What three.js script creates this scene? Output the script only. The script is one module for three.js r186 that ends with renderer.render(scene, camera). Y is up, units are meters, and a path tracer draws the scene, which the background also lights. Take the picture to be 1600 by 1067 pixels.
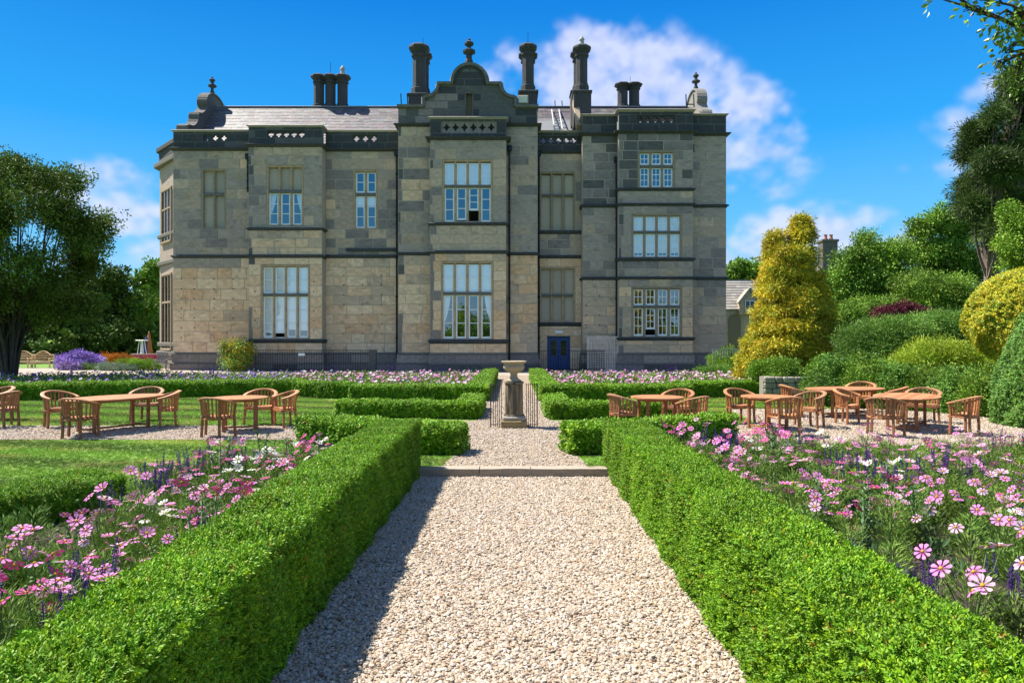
import * as THREE from 'three';
import { mergeGeometries } from 'three/addons/utils/BufferGeometryUtils.js';

// ---------------------------------------------------------------- camera, sky, sun, exposure
const F = 1067, EYE = 1.85;                       // lens in picture units, eye height above the terrace
const scene = new THREE.Scene();
const camera = new THREE.PerspectiveCamera(53.13, 1024 / 682, 0.1, 3000);
camera.position.set(0, EYE, 0); camera.lookAt(0, EYE, -10);
scene.add(camera);
const renderer = new THREE.WebGLRenderer({ antialias: true });
renderer.toneMapping = THREE.LinearToneMapping;
renderer.toneMappingExposure = 2.6;
renderer.shadowMap.enabled = true;

// ---- seeded noise
function rngOf(seed) { let a = seed >>> 0; return () => { a = (a + 0x6D2B79F5) >>> 0; let t = a; t = Math.imul(t ^ (t >>> 15), t | 1); t ^= t + Math.imul(t ^ (t >>> 7), t | 61); return ((t ^ (t >>> 14)) >>> 0) / 4294967296; }; }
const hash2 = (x, y, s = 0) => { let h = Math.imul(x | 0, 374761393) + Math.imul(y | 0, 668265263) + Math.imul(s | 0, 2147483647 ^ 0x5bd1e995); h = Math.imul(h ^ (h >>> 13), 1274126177); return ((h ^ (h >>> 16)) >>> 0) / 4294967296; };
const sm = (t) => t * t * (3 - 2 * t), lerp = (a, b, t) => a + (b - a) * t, clamp = (x, a = 0, b = 1) => Math.min(b, Math.max(a, x));
const sstep = (a, b, x) => sm(clamp((x - a) / (b - a)));
function vnoise(x, y, per = 0, s = 0) {
  const xi = Math.floor(x), yi = Math.floor(y), fx_ = sm(x - xi), fy_ = sm(y - yi), m = (v) => per ? ((v % per) + per) % per : v;
  return lerp(lerp(hash2(m(xi), m(yi), s), hash2(m(xi + 1), m(yi), s), fx_), lerp(hash2(m(xi), m(yi + 1), s), hash2(m(xi + 1), m(yi + 1), s), fx_), fy_);
}
function fbm(x, y, oct = 4, per = 0, s = 0) { let v = 0, a = 0.5, n = 0; for (let i = 0; i < oct; i++) { v += a * vnoise(x, y, per, s + i * 17); n += a; x *= 2; y *= 2; per *= 2; a *= 0.5; } return v / n; }

// ---- the sky: clear summer air and fair-weather clouds, computed by direction
{
  const W = 2048, Hh = 1024, data = new Float32Array(W * Hh * 4), D2R = Math.PI / 180, SKY = .5 * 1.0;
  // cloud banks: azimuth (degrees right of north, the house stands north), elevation, half widths, density, seed
  const banks = [
    [6.2, 20.6, 5.2, 4.6, 1.1], [9.8, 20.2, 6.2, 5.0, 1.15], [13.6, 19.0, 5.4, 4.2, 1.05], [17.5, 17.2, 5.0, 3.2, .95], [19.8, 14.6, 4.6, 3.4, .8], [12, 16.6, 9.5, 3.2, .9],
    [-.6, 21, 2.8, 2.6, .62], [23.5, 8.2, 6.2, 2.5, 1.05], [19.5, 6.0, 7, 2.8, 1.0], [28, 7.0, 5.5, 2.0, .8], [34.5, 14.6, 4.0, 1.6, .62], [36.0, 16.6, 2.6, 1.3, .56], [32.5, 12.4, 4, 1.0, .5],
    [-30.5, 11.6, 4.2, 1.6, .72], [-29.6, 9.2, 3.0, 1.5, .8], [-27.6, 9.3, 2.4, 1.3, .85], [-33.6, 10.6, 3.4, 1.6, .7], [-28.5, 6.6, 3, 1.2, .5], [-38, 9, 4, 1.6, .6],
  ];
  const rb = rngOf(77);
  // denser cumulus added out of view to whiten the facade fill; the windows mirror a clear gap low in the south
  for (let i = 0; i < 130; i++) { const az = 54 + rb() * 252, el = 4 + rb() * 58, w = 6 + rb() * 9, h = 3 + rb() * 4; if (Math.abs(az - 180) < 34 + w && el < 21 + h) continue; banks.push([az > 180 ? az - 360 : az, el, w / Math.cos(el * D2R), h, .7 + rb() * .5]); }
  const air = [[0, .50, .72, .90], [7, .15, .49, .84], [16, .028, .32, .77], [26, .008, .19, .62], [60, .004, .115, .44], [90, .004, .10, .40]];     // elevation -> radiance
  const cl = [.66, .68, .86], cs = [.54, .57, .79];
  for (let j = 0; j < Hh; j++) {
    const el = ((j + .5) / Hh - .5) * 180;
    const near = el > -2 ? banks.filter(([, be, , we]) => Math.abs(el - be) < we * 1.75) : [];
    for (let i = 0; i < W; i++) {
      const th = ((i + .5) / W - .5) * 2 * Math.PI, dx = Math.cos(th), dz = Math.sin(th);
      const az = Math.atan2(dx, -dz) / D2R, e = Math.max(el, 0);
      let c = [0, 0, 0];
      let s_ = 0; while (s_ < air.length - 2 && e > air[s_ + 1][0]) s_++;
      const f_ = clamp((e - air[s_][0]) / (air[s_ + 1][0] - air[s_][0])); for (let k = 0; k < 3; k++) c[k] = lerp(air[s_][k + 1], air[s_ + 1][k + 1], f_);
      let best = -2;
      for (const [ba, be, wa, we, den] of near) {
        let da = az - ba; if (da > 180) da -= 360; if (da < -180) da += 360;
        const u = da / wa, v = (el - be) / (el < be ? we * 1.15 : we), q = 1 - (u * u + v * v);
        if (q > -1.2) best = Math.max(best, q * den * .95 + .0);
      }
      if (best > -1) {
        const n = fbm(az * .42 + 40, el * .62 + 9, 6, 0, 5), n2 = fbm(az * 1.6 + 11, el * 2.1, 4, 0, 9);
        const dens = sstep(.06, 1.15, best * .85 - .05 + (n - .5) * 1.8 + (n2 - .5) * .34 + .26) * sstep(-.35, .25, best);
        if (dens > 0) { const t = sstep(.35, .75, n2 * .6 + n * .5), o = dens * .76; for (let k = 0; k < 3; k++) c[k] = lerp(c[k], lerp(cs[k], cl[k], t), o); }
      }
      if (el < 0) { const g = sstep(0, -6, el); c = [lerp(c[0], .12, g), lerp(c[1], .16, g), lerp(c[2], .14, g)]; }
      const o = (j * W + i) * 4; data[o] = c[0] * SKY; data[o + 1] = c[1] * SKY; data[o + 2] = c[2] * SKY; data[o + 3] = 1;
    }
  }
  const t = new THREE.DataTexture(data, W, Hh, THREE.RGBAFormat, THREE.FloatType);
  t.mapping = THREE.EquirectangularReflectionMapping; t.magFilter = THREE.LinearFilter; t.minFilter = THREE.LinearFilter; t.wrapS = THREE.RepeatWrapping; t.needsUpdate = true;
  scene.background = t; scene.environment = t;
}
const SUN = new THREE.Vector3(-.50, .845, -.19).normalize();
const sun = new THREE.DirectionalLight(new THREE.Color(1, .94, .84), 4.5);
sun.position.copy(SUN).multiplyScalar(120).add(new THREE.Vector3(0, 0, -25)); sun.target.position.set(0, 0, -25);
sun.castShadow = true; sun.shadow.mapSize.set(4096, 4096);
Object.assign(sun.shadow.camera, { left: -50, right: 50, top: 50, bottom: -50, near: 1, far: 260 });
scene.add(sun, sun.target);

// ---------------------------------------------------------------- helpers
const V = (x, y, z) => new THREE.Vector3(x, y, z);
const fx = (p, D) => (p - 800) * D / F, fy = (p, D) => EYE - (p - 533.5) * D / F;      // measured picture units -> metres on a plane D metres away
const used = {};
const numbered = (n) => { const k = used[n] = (used[n] ?? -1) + 1; return k ? `${n}_${String(k).padStart(3, '0')}` : n; };
function tag(o, label, category, group, kind) { if (label) o.userData.label = label; if (category) o.userData.category = category; if (group) o.userData.group = group; if (kind) o.userData.kind = kind; return o; }
function mesh(name, geo, mat, parent, x = 0, y = 0, z = 0) {
  const m = new THREE.Mesh(Array.isArray(geo) ? merge(geo) : geo, mat); m.name = parent ? name : numbered(name); m.position.set(x, y, z);
  m.castShadow = m.receiveShadow = true; (parent || scene).add(m); return m;
}
function group(name, x = 0, y = 0, z = 0, turn = 0) { const g = new THREE.Group(); g.name = numbered(name); g.position.set(x, y, z); g.rotation.y = turn; scene.add(g); return g; }
function clean(g) { let h = g.index ? g.toNonIndexed() : g; for (const k of Object.keys(h.attributes)) if (!['position', 'normal', 'uv', 'color'].includes(k)) h.deleteAttribute(k); if (!h.attributes.normal) h.computeVertexNormals(); if (!h.attributes.uv) h.setAttribute('uv', new THREE.BufferAttribute(new Float32Array(h.attributes.position.count * 2), 2)); return h; }
function merge(list) { const l = list.map(clean), col = l.some((g) => g.attributes.color); if (col) for (const g of l) if (!g.attributes.color) tint(g, [1, 1, 1]); return mergeGeometries(l); }
function tint(g, c) { const n = g.attributes.position.count, a = new Float32Array(n * 3); for (let i = 0; i < n; i++) a.set(c, i * 3); g.setAttribute('color', new THREE.BufferAttribute(a, 3)); return g; }
const M4 = (p, q, s) => new THREE.Matrix4().compose(p, q, typeof s === 'number' ? V(s, s, s) : s);
const QY = (a) => new THREE.Quaternion().setFromAxisAngle(V(0, 1, 0), a);
const QE = (x, y, z) => new THREE.Quaternion().setFromEuler(new THREE.Euler(x, y, z));
const UP = V(0, 1, 0);
const qTo = (dir) => new THREE.Quaternion().setFromUnitVectors(UP, dir.clone().normalize());
function quads(list, uvs) { // list of [a,b,c,d] points (arrays) -> flat shaded geometry, uv in metres on the dominant plane
  const p = [], uv = [];
  for (const q of list) for (const k of (q.length === 4 ? [0, 1, 2, 0, 2, 3] : [0, 1, 2])) p.push(...q[k]);
  const g = new THREE.BufferGeometry(); g.setAttribute('position', new THREE.Float32BufferAttribute(p, 3)); g.computeVertexNormals();
  const n = g.attributes.normal; for (let i = 0; i < n.count; i++) { const [x, y, z] = [p[i * 3], p[i * 3 + 1], p[i * 3 + 2]], ax = Math.abs(n.getX(i)), ay = Math.abs(n.getY(i)), az = Math.abs(n.getZ(i)); if (az >= ax && az >= ay) uv.push(x, y); else if (ax >= ay) uv.push(z, y); else uv.push(x, z); }
  g.setAttribute('uv', new THREE.Float32BufferAttribute(uv, 2)); return g;
}
// chamfered box centred on the origin
function cbox(w, h, d, c = .008) {
  c = Math.min(c, w * .3, h * .3, d * .3);
  const X = w / 2, Y = h / 2, Z = d / 2, L = [];
  const P = (sx, sy, sz, ax) => [sx * (ax === 0 ? X : X - c), sy * (ax === 1 ? Y : Y - c), sz * (ax === 2 ? Z : Z - c)];
  const face = (q) => { const a = V(...q[0]), b = V(...q[1]), e = V(...q[2]); const n = b.clone().sub(a).cross(e.clone().sub(a)); const m = q.reduce((s, p) => s.add(V(...p)), V(0, 0, 0)); L.push(n.dot(m) < 0 ? [...q].reverse() : q); };
  for (const s of [-1, 1]) { face([P(s, -1, -1, 0), P(s, 1, -1, 0), P(s, 1, 1, 0), P(s, -1, 1, 0)]); face([P(-1, s, -1, 1), P(1, s, -1, 1), P(1, s, 1, 1), P(-1, s, 1, 1)]); face([P(-1, -1, s, 2), P(1, -1, s, 2), P(1, 1, s, 2), P(-1, 1, s, 2)]); }
  for (const a of [-1, 1]) for (const b of [-1, 1]) { face([P(a, b, -1, 0), P(a, b, -1, 1), P(a, b, 1, 1), P(a, b, 1, 0)]); face([P(a, -1, b, 0), P(a, -1, b, 2), P(a, 1, b, 2), P(a, 1, b, 0)]); face([P(-1, a, b, 1), P(-1, a, b, 2), P(1, a, b, 2), P(1, a, b, 1)]); for (const e of [-1, 1]) face([P(a, b, e, 0), P(a, b, e, 1), P(a, b, e, 2)]); }
  return quads(L);
}
const box = (x0, x1, y0, y1, z0, z1, c = 0) => { if (c) return cbox(x1 - x0, y1 - y0, z1 - z0, c).translate((x0 + x1) / 2, (y0 + y1) / 2, (z0 + z1) / 2); const a = [x0, y0, z0], L = []; const p = (i, j, k) => [i ? x1 : x0, j ? y1 : y0, k ? z1 : z0]; return quads([[p(0, 0, 1), p(1, 0, 1), p(1, 1, 1), p(0, 1, 1)], [p(1, 0, 0), p(0, 0, 0), p(0, 1, 0), p(1, 1, 0)], [p(0, 0, 0), p(0, 0, 1), p(0, 1, 1), p(0, 1, 0)], [p(1, 0, 1), p(1, 0, 0), p(1, 1, 0), p(1, 1, 1)], [p(0, 1, 1), p(1, 1, 1), p(1, 1, 0), p(0, 1, 0)], [p(0, 0, 0), p(1, 0, 0), p(1, 0, 1), p(0, 0, 1)]]); };
function bar(a, b, w, d, c = .004) { const A = V(...a), B = V(...b), L = A.distanceTo(B); return cbox(w, L, d, c).applyMatrix4(M4(A.clone().add(B).multiplyScalar(.5), qTo(B.clone().sub(A)), 1)); }
function tube(pts, r0, r1, seg = 6, n = 8) { // tapered tube through points
  const c = new THREE.CatmullRomCurve3(pts), g = new THREE.TubeGeometry(c, n, 1, seg, false), p = g.attributes.position, q = V();
  for (let i = 0; i <= n; i++) { const o = c.getPointAt(i / n), r = lerp(r0, r1, i / n); for (let j = 0; j <= seg; j++) { const k = i * (seg + 1) + j; q.fromBufferAttribute(p, k).sub(o).multiplyScalar(r).add(o); p.setXYZ(k, q.x, q.y, q.z); } }
  g.computeVertexNormals(); return g;
}
const lathe = (pts, seg = 16) => new THREE.LatheGeometry(pts.map(([r, y]) => new THREE.Vector2(r, y)), seg);
const flat = (g) => { const h = clean(g); h.deleteAttribute('normal'); h.computeVertexNormals(); return h; };
const oct = (pts) => flat(lathe(pts, 8).rotateY(Math.PI / 8));
// slab whose section steps out by p at each level y, with returns on both sides
function slab(x0, x1, zf, zb, levels) {
  const L = [], ring = ([y, p]) => [[x0 - p, y, zb], [x0 - p, y, zf + p], [x1 + p, y, zf + p], [x1 + p, y, zb]];
  for (let i = 0; i + 1 < levels.length; i++) { const a = ring(levels[i]), b = ring(levels[i + 1]); for (let k = 0; k < 3; k++) L.push([a[k], a[k + 1], b[k + 1], b[k]]); }
  const b = ring(levels[0]), t = ring(levels[levels.length - 1]); L.push([b[3], b[2], b[1], b[0]], [t[0], t[1], t[2], t[3]]);
  return quads(L);
}
// ---- textures
function tex(n, fn, srgb = true, rx = 1, ry = rx) {
  const d = new Uint8Array(n * n * 4);
  for (let j = 0; j < n; j++) for (let i = 0; i < n; i++) { const c = fn(i / n, j / n), o = (j * n + i) * 4; for (let k = 0; k < 3; k++) d[o + k] = clamp(Array.isArray(c) ? c[k] : c) * 255; d[o + 3] = 255; }
  const t = new THREE.DataTexture(d, n, n); t.wrapS = t.wrapT = THREE.RepeatWrapping; t.magFilter = THREE.LinearFilter; t.minFilter = THREE.LinearMipmapLinearFilter; t.generateMipmaps = true; if (srgb) t.colorSpace = THREE.SRGBColorSpace; t.repeat.set(rx, ry); t.needsUpdate = true; return t;
}
const enc = (v) => Math.pow(clamp(v), 1 / 2.2);          // patterns are written as linear multipliers
const texStone = [0, 1].map((s) => tex(512, (u, v) => { const a = fbm(u * 8, v * 12, 5, 8 * 1, 3 + s * 50), b = fbm(u * 64, v * 64, 3, 64, 31 + s), c = fbm(u * 4, v * 24, 4, 4, 91 + s), st = sstep(.62, .72, fbm(u * 6, v * 6, 4, 6, 55 + s)); return enc(.86 + (a - .5) * (.34 + s * .24) + (b - .5) * .2 + (c - .5) * .26 - st * (.05 + s * .08)); }, true));
const texStoneB = tex(512, (u, v) => .5 + (fbm(u * 16, v * 20, 4, 16, 3) - .5) * .6 + (fbm(u * 90, v * 90, 2, 90, 8) - .5) * .5, false);
const texRough = tex(512, (u, v) => .5 + (fbm(u * 12, v * 12, 5, 12, 61) - .5) * 1.0, false);
const texWood = tex(512, (u, v) => { const g = fbm(u * 90 + 2 * fbm(u * 4, v * 3, 3, 4, 4), v * 5, 3, 0, 7), k = fbm(u * 10, v * 3, 3, 10, 12); return enc(.78 + (g - .5) * .42 + (k - .5) * .3); });
const texBark = tex(512, (u, v) => { const g = fbm(u * 22, v * 6, 4, 22, 71), k = fbm(u * 60, v * 30, 3, 60, 5); return enc(.62 + (g - .5) * .9 + (k - .5) * .4); });
const tint3 = (c) => new THREE.Color().setRGB(...c);
const std = (c, o = {}) => { const m = new THREE.MeshStandardMaterial({ roughness: .9, ...o }); if (c) m.color.setRGB(...c); return m; };
const leafMat = (c, o = {}) => { const m = new THREE.MeshPhysicalMaterial({ roughness: .5, transmission: .3, thickness: 0, side: THREE.DoubleSide, specularIntensity: .35, ...o }); m.color.setRGB(...c); return m; };

// ---- instances
function inst(name, geo, mat, list, parent, label, cat) {
  const m = new THREE.InstancedMesh(geo, mat, list.length), c = new THREE.Color();
  list.forEach((e, i) => { m.setMatrixAt(i, e.m); if (e.c) m.setColorAt(i, c.setRGB(...e.c)); });
  m.name = parent ? name : numbered(name); m.castShadow = m.receiveShadow = true; m.userData.kind = 'stuff';
  if (label) tag(m, label, cat); (parent || scene).add(m); return m;
}
function leafTris(L, w, fold, far = 0) { // one leaf in its own frame: base at origin, along +y, facing +z
  const q = far ? [[[0, 0, 0], [w, .5 * L, fold], [0, L, 0]], [[0, 0, 0], [0, L, 0], [-w, .5 * L, fold]]]
    : [[[0, 0, 0], [w * .85, .28 * L, fold], [w * .9, .64 * L, fold], [0, L, 0]], [[0, 0, 0], [0, L, 0], [-w * .9, .64 * L, fold], [-w * .85, .28 * L, fold]]];
  return quads(q);
}
function sprig(seed, { n = 14, len = .055, L = .02, w = .0065, open = 1.3, far = 0 } = {}) { // a twig tip: leaves round an upright axis
  const r = rngOf(seed), out = [];
  for (let i = 0; i < n; i++) {
    const t = i / n, g = leafTris(L * (.75 + .5 * r()), w * (.8 + .4 * r()), w * .35, far), a = i * 2.4 + r() * .8, o = open * (1.1 - .45 * t) + (r() - .5) * .5;
    out.push(g.applyMatrix4(M4(V(0, len * (t - .35), 0), QY(a).multiply(QE(o, 0, 0)).multiply(QE(0, (r() - .5) * .8, 0)), 1)));
  }
  return merge(out);
}
function cluster(seed, { n = 22, R = .28, L = .09, w = .028, droop = 0, flatY = 1 } = {}) { // a loose ball of leaves
  const r = rngOf(seed), out = [];
  for (let i = 0; i < n; i++) {
    const d = V(r() - .5, r() - .5, r() - .5).normalize(), rr = R * Math.cbrt(r());
    const g = leafTris(L * (.7 + .6 * r()), w * (.7 + .6 * r()), w * .4, 1);
    const dir = d.clone().add(V((r() - .5) * .8, (r() - .5) * .8 - droop, (r() - .5) * .8));
    out.push(g.applyMatrix4(M4(V(d.x * rr, d.y * rr * flatY, d.z * rr), qTo(dir).multiply(QY(r() * 6.28)), 1)));
  }
  return merge(out);
}
const varied = (r, c, dv = .35, dh = .15) => { const k = 1 + (r() - .5) * 2 * dv, h = (r() - .5) * 2 * dh; return [c[0] * k * (1 + h), c[1] * k, c[2] * k * (1 - h)]; };
const inPoly = (P, x, y) => { let c = false; for (let i = 0, j = P.length - 1; i < P.length; j = i++) { const [a, b] = P[i], [e, f] = P[j]; if ((b > y) !== (f > y) && x < (e - a) * (y - b) / (f - b) + a) c = !c; } return c; };
function scatter(P, n, r) { const xs = P.map((p) => p[0]), ys = P.map((p) => p[1]), x0 = Math.min(...xs), x1 = Math.max(...xs), y0 = Math.min(...ys), y1 = Math.max(...ys), out = []; let g = 0; while (out.length < n && g++ < n * 30) { const x = lerp(x0, x1, r()), y = lerp(y0, y1, r()); if (inPoly(P, x, y)) out.push([x, y]); } return out; }
const area = (P) => { let s = 0; P.forEach(([a, b], i) => { const [c, d] = P[(i + 1) % P.length]; s += a * d - c * b; }); return Math.abs(s) / 2; };
function sheet(P, y, holes = []) { const s = new THREE.Shape(P.map(([x, d]) => new THREE.Vector2(x, d))); for (const h of holes) s.holes.push(new THREE.Path(h.map(([x, d]) => new THREE.Vector2(x, d)))); return new THREE.ShapeGeometry(s).rotateX(-Math.PI / 2).translate(0, y, 0); }

// ---------------------------------------------------------------- ground
const LOW = -.1;                                   // the near path lies a step lower
const stripeOf = (x, d) => Math.sin((d * .93 + x * .22) * 4.2);           // mowing stripes
const texLawn = tex(1024, (u, v) => {
  const per = 24, x = u * per, y = v * per, st = Math.sin((2 * Math.PI * (16 * v + 4 * u)));
  const n = fbm(u * 24, v * 24, 4, 24, 14), f = fbm(u * 256, v * 256, 2, 256, 3), dry = sstep(.55, .8, fbm(u * 16, v * 64, 3, 16, 77));
  const k = .82 + (n - .5) * .4 + (f - .5) * .5 + st * .10;
  return [enc(k * (.50 + dry * .2)), enc(k * (.92 + dry * .04)), enc(k * (.10 + dry * .10))];
}, true, 1 / 24);
const mLawn = std([.24, .25, .2], { map: texLawn, bumpMap: texRough, bumpScale: .02, roughness: 1 });
const lowCut = [[-1.62, -6], [1.62, -6], [1.62, 9.85], [-1.62, 9.85]];
mesh('lawn', sheet([[-400, -300], [400, -300], [400, 900], [-400, 900]], 0, [lowCut]), mLawn).userData = { kind: 'structure', label: 'striped mown lawn of the terrace garden', category: 'lawn' };

const vor = (() => { const N = 44, memo = []; for (let j = 0; j < N; j++) for (let i = 0; i < N; i++) memo.push([hash2(i, j, 1), hash2(i, j, 2), hash2(i, j, 3), hash2(i, j, 4)]); return (u, v) => { const x = u * N, y = v * N, xi = Math.floor(x), yi = Math.floor(y); let a = 9, b = 9, id = 0; for (let j = -1; j < 2; j++) for (let i = -1; i < 2; i++) { const k = (((yi + j) % N + N) % N) * N + ((xi + i) % N + N) % N, m = memo[k], q = Math.hypot(xi + i + m[0] - x, yi + j + m[1] - y); if (q < a) { b = a; a = q; id = k; } else if (q < b) b = q; } return [a, b, memo[id]]; }; })();
const texGravel = tex(1024, (u, v) => { const [a, b, m] = vor(u, v), e = sstep(0, .22, b - a), k = .50 + m[2] * .42; return (m[3] > .93 ? [k * .62, k * .46, k * .34] : m[3] > .7 ? [k * .98, k * .86, k * .70] : [k, k * .95, k * .88]).map(enc); });
const texGravelB = tex(1024, (u, v) => { const [a, b] = vor(u, v); return sstep(0, .45, b - a) * (1 - a * .4); }, false);
const mGravel = std([.55, .47, .385], { map: texGravel, bumpMap: texGravelB, bumpScale: .016, roughness: .95 });
mesh('gravel_path', sheet(lowCut, LOW), mGravel).userData = { kind: 'structure', label: 'pale gravel path between the two clipped hedges', category: 'path' };
const upPath = [[-1.02, 10.02], [-.95, 11], [-.86, 11.9], [-1.3, 12.35], [-4.2, 12.85], [-14, 12.85], [-14, 14.95], [-4.4, 14.95], [-1.6, 15.6], [-.8, 15.9], [-.78, 37], [.85, 37], [.88, 15.9], [1.6, 15.6], [4.4, 14.9], [5.6, 15.6], [5.9, 18.6], [14, 18.6], [14, 11.9], [9, 11.9], [4.2, 12.5], [1.3, 12.35], [.95, 11.9], [1.05, 11], [1.15, 10.02]];
mesh('gravel_walk', sheet(upPath, .004), mGravel).userData = { kind: 'structure', label: 'pale gravel walk crossing the terrace in front of the house', category: 'path' };
mesh('gravel_drive', sheet([[-60, 36.6], [-12, 37.0], [30, 37.0], [30, 43.9], [13.7, 44.5], [13.7, 54], [-25, 54], [-28, 47.2], [-60, 47.6]], .006), std([.56, .51, .45], { map: texGravel, bumpMap: texGravelB, bumpScale: .01, roughness: .95 })).userData = { kind: 'structure', label: 'pale gravel drive along the foot of the house', category: 'drive' };

// loose stones on the gravel
{
  const r = rngOf(5), geos = [0, 1, 2].map((s) => { const q = rngOf(100 + s), g = new THREE.IcosahedronGeometry(1, 0), p = g.attributes.position, mv = {}; for (let i = 0; i < p.count; i++) { const k = [p.getX(i), p.getY(i), p.getZ(i)].map((v) => v.toFixed(3)).join(); mv[k] ??= [.68 + q() * .5, .68 + q() * .5, .68 + q() * .5]; const m = mv[k]; p.setXYZ(i, p.getX(i) * m[0] * 1.15, p.getY(i) * m[1] * .62, p.getZ(i) * m[2] * .9); } g.computeVertexNormals(); return g; });
  const cols = [[.40, .33, .255], [.46, .405, .335], [.38, .305, .22], [.33, .24, .155], [.42, .34, .26], [.22, .15, .095], [.14, .095, .06], [.50, .455, .39], [.27, .24, .20]];
  const m = std([1, 1, 1], { roughness: .85, bumpMap: texRough, bumpScale: .001 });
  const put = (name, pts, y, size, lab) => { const lists = [[], [], []]; pts.forEach(([x, d], i) => { const s = size * (.55 + r() * r() * 1.0), w = r(), c = cols[w < .9 ? Math.floor(r() * 5) : 5 + Math.floor(r() * 4)]; lists[i % 3].push({ m: M4(V(x, y + s * (.15 + r() * .45), -d), QE((r() - .5) * 1.1, r() * 6.28, (r() - .5) * 1.1), s), c: varied(r, c, .16, .04) }); }); lists.forEach((l, i) => inst(name, geos[i], m, l, null, lab[i], 'gravel')); };
  const low = [[-1.5, 3.0], [1.5, 3.0], [1.5, 9.8], [-1.5, 9.8]];
  put('gravel', scatter(low, 98000, r), LOW, .0146, ['loose pale gravel stones on the path between the hedges', 'flat cream gravel stones mixed into the path between the hedges', 'angular buff gravel stones mixed into the path between the hedges']);
  const up = upPath.filter(([, d]) => d <= 20).length; const near = upPath.map(([x, d]) => [clamp(x, -11.5, 11.5), Math.min(d, 25)]);
  put('gravel', scatter(near, 92000, r), 0, .0175, ['loose pale gravel stones on the walk round the pedestal', 'flat cream gravel stones mixed into the walk round the pedestal', 'angular buff gravel stones mixed into the walk round the pedestal']);
}
// the stone step across the path
{
  const m = std([.42, .35, .265], { map: texStone[0], bumpMap: texStoneB, bumpScale: .012 });
  const g = group('stone_step', -.07, LOW, -9.93); tag(g, 'worn grey stone step across the gravel path between the hedge ends', 'step');
  let x = -1.42; for (const [w, c] of [[1.02, 0], [.74, .004], [1.14, -.003]]) { const b = new THREE.BoxGeometry(w - .012, .118 + c, .24, 14, 2, 3), p = b.attributes.position; for (let i = 0; i < p.count; i++) { const X = p.getX(i) + x, Y = p.getY(i), Z = p.getZ(i); p.setXYZ(i, p.getX(i), Y + (fbm(X * 3 + 9, Z * 5, 3) - .5) * .022 * (Y > 0 ? 1 : .2), Z + (fbm(X * 4, Y * 9 + 3, 3) - .5) * .03); } b.computeVertexNormals(); mesh('step_stone', b, m, g, x + w / 2, .06, 0); x += w; }
}

// ---------------------------------------------------------------- the house
const house = group('mansion', 0, 0, 0); tag(house, 'long sooty sandstone mansion with curved central gable and octagonal chimneys', 'mansion');
const PAL = { buff: [.80, .565, .355], tan: [.74, .49, .295], rose: [.71, .43, .24], ash: [.56, .40, .27], drab: [.46, .335, .23], grey: [.38, .30, .235], slate: [.25, .205, .175], dark: [.115, .106, .094], soot: [.052, .052, .052] };
const mStone = {}; for (const k in PAL) mStone[k] = [0, 1].map((i) => std(PAL[k].map((v) => v * 1.15), { map: texStone[i], bumpMap: texStoneB, bumpScale: .012 }));
const mMortar = std([.50, .42, .32], { map: texStone[0], bumpMap: texStoneB, bumpScale: .006 });
const mMortarD = std([.17, .17, .165], { map: texStone[1], bumpMap: texStoneB, bumpScale: .006 });
const mTrimD = std([.062, .066, .068], { map: texStone[1], bumpMap: texStoneB, bumpScale: .012 });      // soot-black mouldings
const mTrim = std([.17, .155, .125], { map: texStone[0], bumpMap: texStoneB, bumpScale: .012 });
const mSurround = std([.52, .37, .22], { map: texStone[1], bumpMap: texStoneB, bumpScale: .008 });
const mSurroundG = std([.36, .275, .18], { map: texStone[0], bumpMap: texStoneB, bumpScale: .008 });
const mCope = std([.36, .33, .28], { map: texStone[0], bumpMap: texStoneB, bumpScale: .01 });
const mWhite = std([.90, .89, .87], { roughness: .5 });
const mInfill = [std([.47, .39, .295], { bumpMap: texStoneB, bumpScale: .004 }), std([.42, .345, .26], { bumpMap: texStoneB, bumpScale: .004 })];
const mGlass = new THREE.MeshPhysicalMaterial({ transmission: 1, thickness: 0, roughness: .015, ior: 2.8, color: 0xffffff });
const mBlind = std([.88, .88, .86], { roughness: .9, side: THREE.DoubleSide });
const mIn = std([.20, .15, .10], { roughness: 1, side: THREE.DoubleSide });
const mLead = std([.20, .21, .22], { roughness: .6 });
const mIron = std([.014, .015, .018], { roughness: .5, metalness: .3 });

const rs = rngOf(2024), blocks = [];
const pickTone = (l, x, y, wet = 0) => l[Math.floor(clamp((fbm(x * .33 + 30, y * .42 + 7, 3) - .5) * 1.5 + .47 + wet + (rs() - .5) * .5, 0, .999) * l.length)];
// share of each tone by storey: ground storey clean, upper storey mixed, parapets soot-black
const tones = {
  low: 'buff buff buff tan tan buff tan rose tan ash', midL: 'tan ash ash drab drab drab grey grey grey slate', midR: 'ash drab drab grey grey grey grey slate', up: 'grey grey slate slate slate dark dark', pale: 'tan tan ash ash drab grey', par: 'dark soot soot soot soot', gable: 'slate dark dark soot soot soot',
};
for (const k in tones) tones[k] = tones[k].split(' ');
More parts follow.
